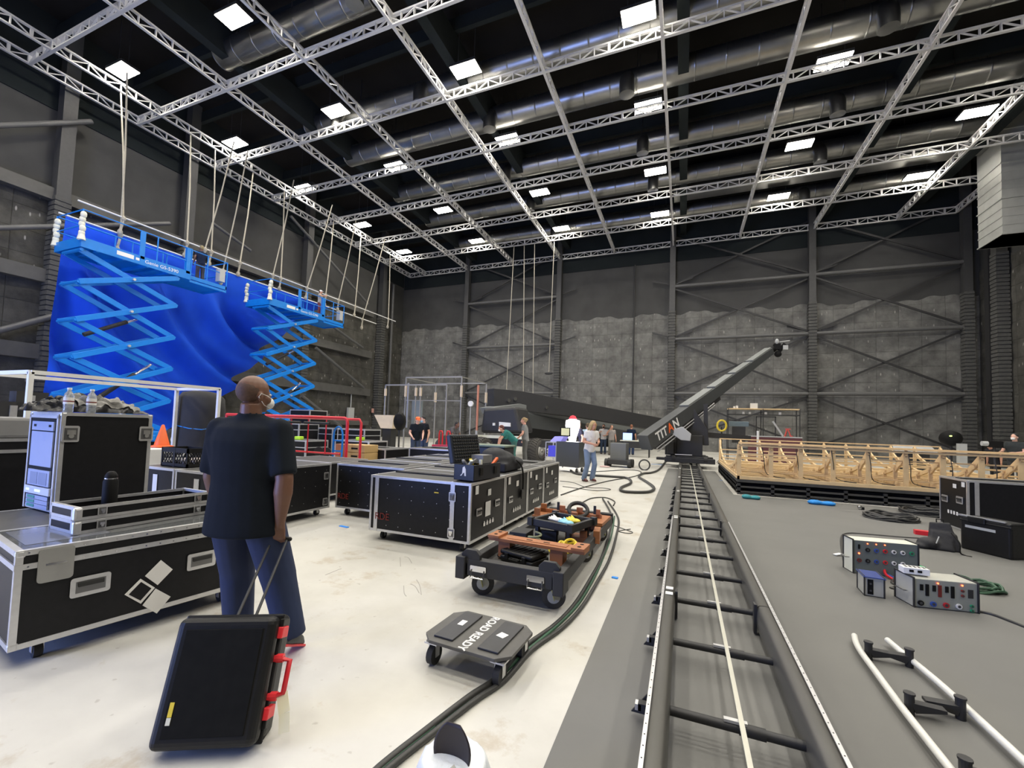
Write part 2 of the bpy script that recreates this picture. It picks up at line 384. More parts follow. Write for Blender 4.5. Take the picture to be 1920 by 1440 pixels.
# ================================================================ LIGHTING GRID
ZT, HT = 16.27, .46
def truss_mb(L, node=None):
    m = MB(); c = .07
    m.box(0, L, -c, c, 0, .07); m.box(0, L, -c, c, HT-.07, HT); n = int(round(L/.585)); s = L/n
    for i in range(n+1):
        x = i*s; big = (i % 8 == 0)
        m.box(x-(.05 if big else .022), x+(.05 if big else .022), -c*.8, c*.8, .07, HT-.07)
        if i < n:
            z0, z1 = (.07, HT-.07) if i % 2 == 0 else (HT-.07, .07)
            m.bar((x, 0, z0), (x+s, 0, z1), .08, .045)
    return m
txs = [-26.2, -24.3, -19.5, -14.75, -10.3, -5.6, -.93, 3.8, 8.5, 13.25, 16.3]
tnm = ['running along the left wall, outermost', 'second in from the left wall, over the blue curtain', 'third in from the left wall', 'fourth in from the left wall', 'over the workers, left of the middle', 'just left of the middle', 'seen almost edge-on above the crane', 'just right of the middle', 'over the wooden set', 'near the right-hand lamps', 'beside the right wall duct']
def trussobj(L, label, loc, rz, grp):
    t = T('ceiling_truss', label, 'truss', loc, rz, grp)
    m = MB(); c = .056; m.box(0, L, -c, c, 0, .06); m.build('bottom_chord', 'truss', t)
    m = MB(); m.box(0, L, -c, c, HT-.07, HT); m.build('top_chord', 'truss', t)
    m = MB(); n = int(round(L/.585)); s = L/n
    for i in range(n+1):
        x = i*s; w_ = .045 if i % 8 == 0 else .018
        m.box(x-w_, x+w_, -c*.8, c*.8, .071, HT-.071)
        if i < n:
            z0, z1 = (.08, HT-.08) if i % 2 == 0 else (HT-.08, .08)
            m.bar((x+.03, 0, z0), (x+s-.03, 0, z1), .06, .03)
    m.build('web', 'truss', t)
    return t
for x, nm in zip(txs, tnm): trussobj(YB-.5-YF, 'long silver lattice truss %s' % nm, (x, YB-.5, ZT), -PI/2, 'lengthwise ceiling trusses')
tys = [35.75-3.912*i for i in range(9)]
tyn = ['at the far wall', 'second from the far wall', 'third from the far wall', 'fourth from the far wall', 'fifth from the far wall', 'sixth from the far wall', 'seventh from the far wall', 'eighth from the far wall, at the top left corner', 'nearest overhead']
for y, nm in zip(tys, tyn): trussobj(16.3+26.2, 'silver lattice truss crossing the ceiling, %s' % nm, (-26.2, y, ZT-.004), 0, 'crosswise ceiling trusses')
# high bay lamps
def lamp_proto():
    t = T('high_bay_lamp', 'x', 'ceiling lamp')
    MB().box(-.62, .62, -.36, .36, .08, .2).build('housing', 'steelblk', t)
    for s in (-1, 1): MB().box(-.6, .6, s*.175-.165, s*.175+.165, .05, .085).build('lens', 'lens', t)
    for x in (-.4, .4): MB().cyl((x, 0, .2), (x, 0, ZC-16.85), .015, n=6).build('hanger', 'steelblk', t)
    return t
lx = [-23.7, -16.35, -9.0, -1.75, 5.53, 12.6]; ly = [31.3, 25.9, 20.4, 15.6, 10.4, 5.2, 0, -5]
rown = ['row next to the far wall', 'second row from the far wall', 'third row from the far wall', 'fourth row from the far wall', 'fifth row from the far wall', 'sixth row from the far wall', 'row overhead', 'row behind the camera']
coln = ['leftmost', 'second from the left', 'third from the left', 'fourth from the left', 'fifth from the left', 'rightmost']
LP = lamp_proto(); first = True
la = bpy.data.lights.new('lamp_light', 'AREA'); la.shape = 'RECTANGLE'; la.size = 1.1; la.size_y = .65; la.energy = LAMP_W; la.color = (1, .95, .86)
for j, y in enumerate(ly):
    for i, x in enumerate(lx):
        lb_ = 'bright ceiling lamp, %s, %s' % (coln[i], rown[j])
        if first: t = LP; t.location = (x, y, 16.85); t['label'] = lb_; t['group'] = 'high bay lamps'; first = False
        else: t = dup(LP, (x, y, 16.85), 0, lb_, 'high bay lamps')
        lo = bpy.data.objects.new('lamp_light', la); COL.objects.link(lo); lo.parent = t; lo.location = (0, 0, .03)
# round ducts
def duct(y, x0, x1, r, outs, nm, z=17.75):
    t = T('round_duct', 'shiny round ventilation duct %s' % nm, 'duct', (x0, y, z), 0, 'round ceiling ducts'); m = MB(); L = x1-x0; n = int(L/1.2); prof = []
    for i in range(n+1):
        z_ = L*i/n; prof += [(r, z_), (r+.01, z_+.02), (r, z_+.04), (r, z_+.08)]+([(r, z_+L/n-.04)] if i < n else [])
    m.lathe([(r*.6, -.02)]+prof+[(r*.6, L+.06)], 24, ML(0, 0, 0, (0, 1, 0), (0, 0, 1), (1, 0, 0))); m.build('pipe', 'duct', t, smooth=True)
    for ox in outs:
        m = MB(); m.tube(spl([(ox-x0, 0, 0), (ox-x0, -.35, -.1), (ox-x0, -.6, -.45), (ox-x0, -.6, -1.0)], 5), r*.62, 16); m.build('outlet', 'duct', t, smooth=True)
    for ox in (.1*L, .5*L, .9*L): MB().cyl((ox, 0, r), (ox, 0, ZC-z), .02, n=6).build('hanger_rod', 'steelblk', t)
dn = ['at the top left, nearest', 'in the second bay', 'across the middle of the ceiling', 'in the fourth bay', 'in the fifth bay', 'closest to the far wall']
for k, (y, a, b, outs) in enumerate(((12.1, -19.6, -11.2, (-11.4,)), (17.0, -19.6, 15.5, (-11.9, -17)), (19.75, -19.4, 15.0, (-9.5, -2.6, 6.9)), (24.3, -19.3, 14.5, (-10.5, -2.3, 6.6)), (28.3, -19.3, 14.2, (-10.3, -2, 6.9)), (33.0, -19.3, 14, (-9.9, -2, 7.2)))):
    duct(y, a, b, .52 if k != 2 else .55, outs, dn[k])
# small stubs hanging at the left ends
# box duct by the right wall
xd = 15.2; pn, pf = GX(1880, 440, xd), GX(1835, 475, xd)
t = T('wall_duct', 'large galvanised box duct coming down the right wall', 'duct', (xd, pn.y, pn.z))
dy = pf.y-pn.y; m = MB(); m.box(0, 2.3, 0, dy, 0, 6.6)
for zz in (0, 1.9, 3.8, 5.6): m.box(-.05, 2.35, -.05, dy+.05, zz, zz+.06)
for zz in (.5, .95, 1.4, 2.4, 2.85, 3.3): m.box(-.02, 2.32, -.02, dy+.02, zz, zz+.07)
m.build('duct_body', mat('box_duct', (.50, .51, .48), .42, .45, var=.2, scale=2), t)
MB().box(-16, -.02, dy*.1, dy*.8, 5.2, 6.5).build('branch', 'duct', t)
# hanging pipes, curtain, ropes
XC = -22.5
t = T('rigging_pipe', 'thin white pipe hung level above the blue curtain', 'pipe', (XC, 8.8, 9.9)); MB().cyl((0, 0, 0), (0, 20.2, 0), .035, n=8).build('tube', 'white', t)
t = T('curtain_pipe', 'pale batten pipe holding the top edge of the blue curtain', 'pipe', (XC-.05, 8.3, 9.16)); MB().cyl((0, 0, 0), (0, 18.4, 0), .035, n=8).build('tube', 'white', t)
def sstep(a, b, x): x = max(0, min(1, (x-a)/(b-a))); return x*x*(3-2*x)
def cfn(u, v):
    y = 8.5+13.4*u
    pts = [(8.5, .5), (13.4, .7), (14.6, 1.35), (15.4, 1.95), (17.4, 4.3), (19.4, 6.6), (21.0, 8.4), (21.9, 8.95)]
    zb = pts[-1][1]
    for (a, za), (b, zb2) in zip(pts, pts[1:]):
        if a <= y <= b: zb = za+(zb2-za)*(y-a)/(b-a); break
    z = zb+(9.12-zb)*v
    # sweeping folds that curve from upper left down to the right
    s = math.hypot((y-18.6)*1.0, (z-9.9)*1.05)
    amp = .52*sstep(0, .45, 1-v)*sstep(.5, 3, s)*sstep(0, .08, u+.02)
    w_ = amp*(math.sin(s*2.7+.5*math.sin(y*.6))+.4*math.sin(s*5.2+1.2)-1.3)
    w_ += .05*math.sin(y*5.2)*(1-u)*(1-v*.6)
    return (XC-.05+w_-.5*(1-v)*sstep(.3, 1, u)-.55*(1-v), y, z)
tag(MB().grid(cfn, 170, 90).build('curtain', 'curtain', smooth=True), 'huge blue cloth swagged from a pipe behind the two scissor lifts', 'curtain')
ri = 0
rl = [(232, 400, 255, 200), (229, 400, 220, 245), (352, 440, 353, 315), (385, 458, 398, 300), (397, 462, 402, 300), (420, 478, 422, 350), (450, 493, 474, 338), (511, 530, 538, 412), (527, 515, 532, 375), (575, 552, 588, 400), (610, 568, 625, 428), (634, 578, 633, 440), (666, 572, 676, 458), (680, 592, 689, 480), (728, 600, 731, 485)]
for bx, by, tx, ty in rl:
    ri += 1
    b = GX(bx, by, XC); b.z = 9.85 if ri not in (2, 6, 14) else 9.1
    tp = GX(tx, ty, -24.3 if ri not in (1, 2, 8) else -23); 
    t = T('hanging_rope', 'pale rope hanging to the curtain pipe, %s along it from the near end' % ['first','second','third','fourth','fifth','sixth','seventh','eighth','ninth','tenth','eleventh','twelfth','thirteenth','fourteenth','fifteenth'][ri-1], 'rope', b, 0, 'ropes over the blue curtain')
    e = Vector((-24.3 if ri % 2 else -22.6, tp.y, 16.25))-b
    m = MB(); m.tube([(0, 0, 0), e*.5+Vector((0, .05, 0)), e], .035, 6); m.build('line', 'rope', t)
    m = MB(); m.sph((0, 0, 0), (.1, .1, .13), 8); m.cyl((0, 0, -.1), (.05, -.1, -.6), .05, n=6); m.sph((.05, -.1, -.65), (.1, .1, .15), 8); m.build('knot', 'rope', t)
for k, (a, b) in enumerate((((965, 430), (948, 760)), ((984, 425), (981, 760)), ((1003, 435), (999, 755)), ((1038, 495), (1029, 700)))):
    A, B = GY(*a, 31.84), GY(*b, 31.84); t = T('drop_line', 'thin vertical line hanging in front of the far wall, %s of four' % ['leftmost', 'second', 'third', 'rightmost'][k], 'rope', B, 0, 'drop lines before the far wall')
    MB().cyl((0, 0, 0), (A.x-B.x, 0, 16.3-B.z), .03, n=6).build('line', 'rope', t)
    if k == 3: MB().sph((0, 0, 0), (.35, .1, .12), 8).build('hook', 'steelblk', t)
# ================================================================ SCISSOR LIFTS
def scissor_lift(y0, label):
    t = T('scissor_lift', label, 'scissor lift', (-21.1, y0, 0), 0, 'blue scissor lifts'); L = 3.22
    zs = [.78, 2.08, 3.47, 4.83, 6.23, 7.42]
    m = MB(); m.box(-.85, .85, -.2, L+.5, .35, .78); m.box(-.95, .95, .9, L-.6, .4, .62); b = m.build('chassis', 'liftblue', t, bevel=.03)
    for s in (-1, 1):
        for y in (.25, L+.05):
            w = MB().lathe([(.2, -.15), (.42, -.17), (.45, -.1), (.45, .1), (.42, .17), (.2, .15)], 20, ML(s*1.0, y, .45, (0, 1, 0), (0, 0, 1), (1, 0, 0))).build('wheel', 'tyre', t, smooth=True)
            MB().cyl((s*1.0-.16, y, .45), (s*1.0+.16, y, .45), .22, n=16).build('rim', 'cream', w)
    for i in range(5):
        a, b_ = zs[i], zs[i+1]
        for s in (-1, 1):
            x = s*.6
            for (p, q, dx) in (((0, a), (L, b_), 0), ((L, a), (0, b_), -s*.09)):
                MB().bar((x+dx, p[0], p[1]), (x+dx, q[0], q[1]), .07, .2).build('scissor_arm', 'liftblue', t, bevel=.01)
            MB().cyl((x-.1, L/2, (a+b_)/2), (x+s*.03+.1, L/2, (a+b_)/2), .05, n=10).build('pivot_bolt', 'alu', t)
        for y in (0, L): MB().cyl((-.62, y, b_), (.62, y, b_), .06, n=8).build('cross_tube', 'liftblue', t)
    c = MB().cyl((0, .6, 1.6), (0, 2.2, 3.1), .09, n=12).build('hydraulic_cylinder', 'steelblk', t); MB().cyl((0, 2.2, 3.1), (0, 2.75, 3.6), .05, n=10).build('piston_rod', 'chrome', c)
    c = MB().cyl((0, .5, 4.4), (0, 1.8, 5.2), .08, n=12).build('hydraulic_cylinder', 'steelblk', t); MB().cyl((0, 1.8, 5.2), (0, 2.3, 5.5), .05, n=10).build('piston_rod', 'chrome', c)
    d0, d1, e1, x0, x1 = -.05, L+.45, L+2.1, -1.15, .65
    m = MB(); m.box(x0, x1, d0, d1, 7.62, 7.74); m.box(x1-.03, x1+.02, d0, d1, 7.50, 7.86); m.box(x0-.02, x0+.03, d0, d1, 7.50, 7.86); m.box(x0, x1, d0-.02, d0+.03, 7.5, 7.86)
    for y in (.4, 1.2, 2.0, 2.8): m.box(x0, x1, y, y+.08, 7.48, 7.62)
    m.build('platform_deck', 'liftblue', t)
    m = MB(); m.box(x0+.08, x1-.08, d1-1.2, e1, 7.55, 7.62); m.box(x1-.1, x1-.05, d1, e1, 7.42, 7.52); m.box(x1-.1, x1-.05, d1, e1, 7.56, 7.72); m.box(x0+.05, x0+.1, d1, e1, 7.5, 7.72); m.box(x0+.05, x1-.05, e1-.05, e1, 7.5, 7.72)
    m.build('extension_deck', 'liftblue', t)
    m = MB(); r = .022
    def rail(X0, X1, a, b_, posts, ends):
        for z in (8.30, 8.88):
            for x in (X0, X1): m.cyl((x, a, z), (x, b_, z), r, n=6)
            for y in ends: m.cyl((X0, y, z), (X1, y, z), r, n=6)
        for y in posts:
            for x in (X0, X1): m.cyl((x, y, 7.7), (x, y, 8.9), r*1.2, n=6)
    rail(x0, x1, d0, d1, (d0, 1.75, 2.35, d1), (d0,)); rail(x0+.08, x1-.08, d1-.25, e1, (d1-.2, d1+.75, e1), (e1,))
    for y in (1.75, d1-.2): m.box(x1-.03, x1+.02, y, y+.16, 7.75, 8.9)
    m.build('guard_rail', 'liftblue', t)
    Mx = lambda y, z: ML(x1+.022, y, z, (0, 1, 0), (0, 0, 1), (1, 0, 0))
    text('Genie GS-5390', .2, 'white', Mx(2.55, 7.68), 'lettering', t)
    MB().box(x1+.02, x1+.026, 1.0, 1.55, 7.62, 7.78).build('sticker', 'white', t); MB().box(x1+.02, x1+.026, 1.62, 1.74, 7.64, 7.74).build('sticker', 'white', t)
    MB().box(.3, .6, L+1.75, L+2.0, 7.9, 8.5).build('control_box', 'greybox', t)
    # rag bundles tied to the near rail posts
    for x in (x0, x1):
        g = MB()
        for k in range(5): g.sph((x+.04*math.sin(k*2), d0, 8.0+.17*k), (.1, .1, .13), 8)
        g.cyl((x, d0, 7.75), (x, d0, 8.1), .13, .06, n=8)
        g.build('tied_rag', 'cream', t, smooth=True)
    return t
scissor_lift(8.22, 'blue scissor lift raised high at the left, nearer of the two')
scissor_lift(15.85, 'blue scissor lift raised high, farther one right of the bald man')
# ================================================================ TRACK, MATS
mt = MB(); mt.box(-.55, 9.5, -3, 11.7, 0, .008); mt.box(-.55, 1.15, 11.7, 18.2, 0, .008)
tag(mt.build('floor_mat', 'rubber_mat'), 'dark grey rubber mat covering the floor under the track and to its right', 'mat')
t = T('camera_track', 'long black crane track with ladder-like ties running to the far crane', 'track', (.24, 0, 0))
xl, xr, ty0, ty1 = -.335, .335, .3, 25.5
def tubeprof(x, y0, y1, w=.105, h=.19, z0=.03):
    m = MB(); n = 16; pr = []
    for i in range(n):
        a = 2*PI*i/n; cx, cz = math.cos(a), math.sin(a); e = .55
        pr.append((x+math.copysign(abs(cx)**e, cx)*w/2, z0+h/2+math.copysign(abs(cz)**e, cz)*h/2))
    vs = [(a, y0, b) for a, b in pr]+[(a, y1, b) for a, b in pr]
    m.add(vs, [(i, (i+1) % n, n+(i+1) % n, n+i) for i in range(n)]+[tuple(range(n-1, -1, -1)), tuple(range(n, 2*n))]); return m
railm = mat('track_rail_grey', (.085, .083, .075), .42, .3, var=.1, scale=3)
joints = [ty0, 3.72, 6.9, 9.9, 12.9, 15.9, 18.9, 22, ty1]
for a, b in zip(joints, joints[1:]):
    for x in (xl, xr): tubeprof(x, a+.006, b-.006).build('rail', railm, t, smooth=True)
for x, s in ((xl, -1), (xr, 1)):
    m = MB(); m.box(x+s*.040-.009, x+s*.040+.009, ty0, 6.9, .2215, .2265); st = m.build('steel_strip', 'alu', t)
    m = MB()
    for k in range(95): m.cyl((x+s*.040, ty0+.1+k*.07, .2266), (x+s*.040, ty0+.1+k*.07, .2272), .0035, n=6)
    m.build('screw_head', 'black', st)
k = 0; y = .83
while y < 25:
    tr_ = T if False else None
    m = MB(); m.cyl((xl, y, .115), (xr, y, .115), .022, n=10); m.cyl((.02, y, .115), (.13, y, .115), .027, n=10); m.build('tie', 'steelblk', t, smooth=True)
    if y < 12:
        MB().box(-.045, .055, y-.012, y+.012, .137, .15).build('tie_clamp', 'alu', t)
        m = MB(); m.box(xl-.1, xl-.04, y-.02, y+.02, .08, .12); m.prism([(0, 0), (.09, 0), (0, .12)], .012, ML(xl-.05, y+.05, .03, (-1, 0, 0), (0, 0, 1), (0, 1, 0))); q = m.build('side_bracket', 'steelblk', t)
        MB().box(xl-.115, xl-.085, y-.02, y+.02, .085, .115).build('bracket_bolt', 'alu', q)
    k += 1; y += .752
MB().box(.028-.011, .028+.011, ty0, 20.0, .150, .160).build('centre_rail', mat('bright_centre_rail', (.55, .54, .46), .4, .3), t)
for j in joints[1:6]:
    for x, s in ((xl+.06, 1), (xr-.06, -1)): MB().box(x-.01, x+.01, j-.03, j+.03, .02, .23).build('joint_plate', 'steelblk', t)
    for dy in (-.06, .06): MB().box(xl-.02, xl+.035, j+dy-.03, j+dy+.03, .2205, .2225).build('joint_label', 'white', t)
# ================================================================ TRACK CRANE
t = T('camera_crane', 'grey telescoping camera crane with TITAN on its arm, tilted up on the track', 'camera crane', (.24, 19.6, .2))
off = Vector((.24, 19.6, .2))
P, Q = GY(1208, 830, 17.2)-off, GY(1444, 658, 25)-off; D = (Q-P).normalized()
sd = D.cross(Vector((0, 0, 1))).normalized(); up = sd.cross(D).normalized()
m = MB(); m.bar(P, Q, .52, .62, w2=.34, h2=.32); arm = m.build('arm', 'crane', t, bevel=.012)
Lq = (Q-P).length
for k, (a, b) in enumerate(((.27, .45), (.47, .62), (.64, .78), (.80, .985))):
    c0, c1 = P+D*Lq*a, P+D*Lq*b; h0 = .31-.15*a; h1 = .31-.15*b
    MB().bar(c0+up*(h0+.03), c1+up*(h1+.03), .50-.18*a, .08, w2=.50-.18*b).build('arm_cover', mat('crane_cover_and_lit_top_grey', (.17, .18, .175), .5), arm, bevel=.01)
m = MB(); m.bar(P+D*.5-up*.44, P+D*5.3-up*.36, .24, .18); m.build('lower_beam', 'steelblk', t)
m = MB(); m.cyl(P+D*.3-up*.38+sd*.24, P+D*4.6-up*.33+sd*.22, .024, n=8); m.cyl(P+D*.3-up*.52+sd*.24, P+D*4.6-up*.43+sd*.22, .024, n=8); m.build('levelling_rod', 'alu', t)
m = MB(); m.bar(P+D*4.2-up*.28, P+D*9-up*.18, .18, .12); m.build('telescoping_beam', 'steelblk', t)
Ms = ML(*(P+D*1.05+sd*.262+up*.0), D, up, sd)
lw_ = []
for s_, mm in (('TIT', 'white'), ('A', 'orange'), ('N', 'white')): lw_.append(text(s_, .50, mm, Matrix.Identity(4), 'lettering', t, bold=.012))
ws_ = [max(v.co.x for v in o.data.vertices)-min(v.co.x for v in o.data.vertices) for o in lw_]; x_ = .42
for o, w0, gp in zip(lw_, ws_, (.03, .03, 0)):
    cx_ = (max(v.co.x for v in o.data.vertices)+min(v.co.x for v in o.data.vertices))/2
    o.data.transform(ML(*(P+D*(x_+w0/2)+sd*.263), D, up, sd) @ Matrix.Translation((-cx_, 0, 0))); x_ += w0+gp
m = MB(); hq = Q+D*.25; m.sph(hq, (.2, .2, .16), 10); m.cbox(hq+Vector((.2, 0, .12)), (.3, .3, .3)); m.cyl(hq+Vector((.3, 0, -.1)), hq+Vector((.55, -.1, .25)), .1, n=10); m.sph(hq+Vector((.25, 0, -.25)), .17, 10); m.build('camera_head', 'black', t)
m = MB(); m.sph(hq+Vector((.18, -.15, .38)), (.09, .09, .14), 8); m.cbox(hq+Vector((.55, -.15, .05)), (.22, .1, .22)); m.cyl(hq+Vector((.3, -.1, .35)), hq+Vector((.75, -.1, .4)), .025, n=6); m.build('camera_body', 'greybox', t)
m = MB(); m.box(-.75, .75, -.7, .7, .05, .28); m.box(-.95, .95, -.85, -.55, .02, .22); m.box(-.95, .95, .5, .85, .02, .22); m.box(-.5, .5, -.45, .6, .28, 1.15); m.build('dolly_base', 'steelblk', t, bevel=.02)
for x in (-.6, .6):
    for y in (-.72, .66): MB().cyl((x-.07, y, .16), (x+.07, y, .16), .15, n=14).build('bogie_wheel', 'rubber', t, smooth=True)
m = MB(); m.prism([(-.75, 0), (.75, 0), (.7, .65), (.32, 1.25), (.05, 1.75), (-.2, 1.75), (-.45, 1.0), (-.8, .5)], .6, ML(0, .35, .75, (1, 0, 0), (0, 0, 1), (0, -1, 0))); m.build('turret', 'steelblk', t, bevel=.02)
m = MB(); m.box(-.95, -.5, -.5, .2, .3, .95); m.box(-.85, -.6, -.75, -.5, .35, .85); m.build('motor_box', 'steelblk', t, bevel=.02)
g = GY(1277, 812, 18.5)-off; m = MB(); m.prism([(-.42, .1), (.05, .26), (.38, -.02), (.34, -.3), (.0, -.28), (-.38, -.02)], .45, ML(g.x, g.y+.2, g.z, (1, 0, 0), (0, 0, 1), (0, -1, 0))); m.build('control_housing', 'greybox', t, bevel=.02)
m = MB(); a = GY(1324, 815, 19.6)-off; b = GY(1323, 757, 19.6)-off; m.bar(a, b, .16, .16); m.build('mast', 'steelblk', t)
m = MB(); a = GY(1322, 815, 20)-off; b = GY(1405, 822, 20.5)-off; m.bar(a, b, .3, .22); m.build('tail_beam', 'steelblk', t)
MB().box(-.55, .1, -.72, -.7, .33, .36).build('label_strip', 'white', t); MB().box(.05, .35, -.36, -.26, .9, 1.1).build('badge', 'reddull', t)
m = MB(); m.box(-1.35, -.75, .6, 1.1, .0, .1); m.build('outrigger', 'steelblk', t)
# ================================================================ CRANE TRUCK
t = T('crane_truck', 'big black wheeled crane base with its long arm lowered, behind the workers', 'crane truck', (-5, 17.4, 0))
def XZ(y): return lambda px, py: (GY(px, py, y).x+5, GY(px, py, y).z)
f = XZ(16.8)
OP0, OP1 = GY(906, 790, 17.0), GY(1230, 815, 35.0); oe = OP1-OP0; oe.z = 0; oe.normalize(); on = Vector((oe.y, -oe.x, 0))
MP1 = GY(1240, 800, 29.0); ME = MP1-GY(926, 790, 18.4); ME.z = 0; ME.normalize(); MN = Vector((ME.y, -ME.x, 0)); MP0 = GY(926, 790, 18.4)
def oslab(px, off, th, name, m, bev=.02, oe=oe, on=on, OP0=OP0):
    pts = []
    for q in px:
        w_ = RP(*q, OP0-on*off, on)-(OP0-on*off); pts.append((w_.dot(oe), w_.z+OP0.z))
    o = OP0-on*off; return MB().prism(pts, th, ML(o.x+5-on.x*th, o.y-17.4-on.y*th, 0, oe, (0, 0, 1), on)).build(name, m, t, bevel=bev)
def slab(pts, y0, y1, name, m, bev=.03):
    return MB().prism(pts, y1-y0, ML(0, y1-17.4, 0, (1, 0, 0), (0, 0, 1), (0, -1, 0))).build(name, m, t, bevel=bev)
slab([f(900, 812), f(906, 766), f(966, 762), f(978, 812)], 16.8, 18.4, 'turret_cab', 'steelblk', .12)
oslab([(930, 776), (975, 773), (1200, 812), (1226, 818), (1200, 832), (1060, 824), (960, 813)], 0, .9, 'counterweight_arm', 'crane')
oslab([(925, 764), (975, 757), (1226, 808), (1228, 818), (1200, 813), (975, 774), (930, 777)], .1, .9, 'arm_lit_top_band', mat('crane_cover_and_lit_top_grey', (.17, .18, .175), .5))  # paler slab: light on the arm's sloped upper face, put into the colour
f2 = XZ(18.2)
oslab([(926, 764), (926, 728), (978, 733), (1262, 788), (1262, 812), (1100, 784)], 0, .6, 'main_arm', mat('dark_arm_paint', (.028, .028, .029), .6), .02, ME, MN, MP0)
for px, py in ((953, 751), (965, 748), (1024, 764)):
    c = RP(px, py, MP0, MN)-Vector((-5, 17.4, 0)); MB().cyl(c, c+MN*.06, .09, n=12).build('pivot_cap', 'chrome', t)
oslab([(980, 812), (1000, 803), (1150, 824), (1150, 838), (985, 838)], -.02, .95, 'engine_deck', 'black')
slab([f(892, 815), f(985, 818), f(985, 824), f(892, 820)], 16.7, 16.75, 'side_sign', 'cream', 0)
slab([f(937, 791), f(958, 793), f(958, 800), f(937, 799)], 16.72, 16.78, 'name_plate', 'white', 0)
slab([f(925, 793), f(929, 793), f(929, 798), f(925, 798)], 16.72, 16.78, 'name_plate', 'white', 0)
MB().box(-3.3, .9, -.3, .9, .62, .95).build('chassis', 'steelblk', t, bevel=.02)
for px, py in ((1004, 866), (1091, 862), (900, 866)):
    g = G(px, py)-Vector((5*-1, 17.4, 0)) if False else G(px, py)-Vector((-5, 17.4, 0))
    ax = Vector((.97, -.24, 0)); ay = Vector((.24, .97, 0)); c = Vector((g.x, g.y, .48))
    w = MB().lathe([(.26, -.29), (.42, -.3), (.50, -.22), (.51, 0), (.50, .22), (.42, .3), (.26, .29)], 28, ML(c.x, c.y, c.z, ay, (0, 0, 1), ax)); tw = w.build('tyre', 'tyre', t, smooth=True)
    r = MB()
    for k in range(28):
        a = 2*PI*k/28
        for s in (-1, 1):
            p = c+ax*s*.02+(ay*math.cos(a)+Vector((0, 0, 1))*math.sin(a))*.51; q = c+ax*s*.28+(ay*math.cos(a+.22)+Vector((0, 0, 1))*math.sin(a+.22))*.48; r.bar(p, q, .045, .05)
    r.build('tread_block', 'tyre', tw)
    MB().lathe([(.02, .30), (.1, .315), (.2, .30), (.26, .315), (.33, .325), (.32, .29), (.05, .28)], 24, ML(c.x, c.y, c.z, ay, (0, 0, 1), ax)).build('rim', 'chrome', tw, smooth=True)
# ================================================================ WOODEN SET ON DECK
t = T('wooden_boat_frame', 'long pale plywood skeleton of ribs shaped like a hull, on a black deck', 'set piece', (1.3, 12, .42))
ribx = [0, .69, 1.30, 1.94, 2.6, 3.27, 3.9, 4.52, 5.13, 5.75, 6.4]
DY, HW = 6.0, .80
def uz(s):   # hull section: s 0..1 across
    c = abs(2*s-1); return .05+(HW-.05)*(1-math.sqrt(max(0, 1-c**2.2)))**.85
for k, x in enumerate(ribx):
    th = .035 if k else .05
    pts = [(0, 0), (DY, 0), (DY, HW)]+[(DY*s, uz(s)) for s in [1-.04*i for i in range(1, 25)]]+[(0, HW)]
    # front half: open frame made of post, chamfered brace and curved member
    m = MB(); n = 26
    for i in range(n):
        s0, s1 = i/n, (i+1)/n; p, q = (x, DY*s0, uz(s0)), (x, DY*s1, uz(s1)); m.bar(p, q, .045, .085, up=(0, 0, 1))
    m.bar((x, .04, 0), (x, .04, HW), .045, .09, up=(1, 0, 0)); m.bar((x, DY-.04, 0), (x, DY-.04, HW), .04, .08, up=(1, 0, 0))
    for yy in (.55, 1.1, 1.7):
        m.bar((x, yy, 0), (x, yy, uz(yy/DY)), .04, .07, up=(1, 0, 0))
    m.bar((x, .02, HW-.05), (x, .55, uz(.55/DY)-.05), .04, .12); m.bar((x, 0, .05), (x, DY, .05), .04, .08)
    m.build('rib', 'wood', t)
for k in range(13):
    s = k/12; m = MB(); m.bar((-.02, DY*s, uz(s)+.05), (6.42, DY*s, uz(s)+.05), .07, .035); m.build('stringer', 'wood', t)
for k in range(9):
    yy = .35+k*.28; m = MB(); m.bar((0, yy, .12+.02*(k % 2)), (6.4, yy, .12), .05, .03); m.build('floor_slat', 'wood', t)
m = MB(); m.bar((-.02, -.01, HW-.02), (6.45, -.01, HW-.02), .05, .05); m.bar((-.02, -.03, HW+.03), (6.45, -.03, HW+.03), .07, .025); m.bar((-.02, -.01, HW*.72), (6.45, .3, HW*.72), .04, .03); m.build('front_rail', 'wood', t)
m = MB(); m.box(-.05, 6.5, -.08, -.03, -.05, .03); m.box(-.05, 0, -.08, DY+.05, -.05, .03); m.box(-.05, 6.5, DY, DY+.05, -.05, .03); m.build('base_board', 'wood', t)
for k in range(22): MB().box(0, 6.45, .12+k*.27, .22+k*.27, -.03, -.005).build('base_slat', 'wood', t)
rr = random.Random(3)
for k in range(8):
    x0 = .5+k*.7; m = MB(); m.tube(spl([(x0, -.0, .75), (x0+.03, -.02, .45), (x0+.12, .1, .1), (x0+.5, .1, .03), (x0+.3, .2, .03)], 4), .009, 5); m.build('loose_wire', 'cable', t)
t = T('stage_deck', 'low black steel stage deck carrying the plywood frame', 'stage deck', (1.25, 11.9, 0))
m = MB(); m.box(0, 6.6, 0, 6.2, .30, .365)
for z in (.05, .17): m.box(0, 6.6, 0, .05, z, z+.04); m.box(0, .05, 0, 6.2, z, z+.04)
m.build('deck_frame', mat('dirty_deck_steel', (.05, .049, .045), .7, var=.4, scale=6), t)
for k in range(10):
    MB().box(k*.72, k*.72+.07, 0, .07, 0, .27).build('deck_leg', 'steelblk', t)
for k in range(1, 6): MB().box(0, .07, k*1.2, k*1.2+.07, 0, .27).build('deck_leg', 'steelblk', t)
MB().box(.0, 6.6, .3, 6.1, .02, .25).build('under_skirt', 'black', t)
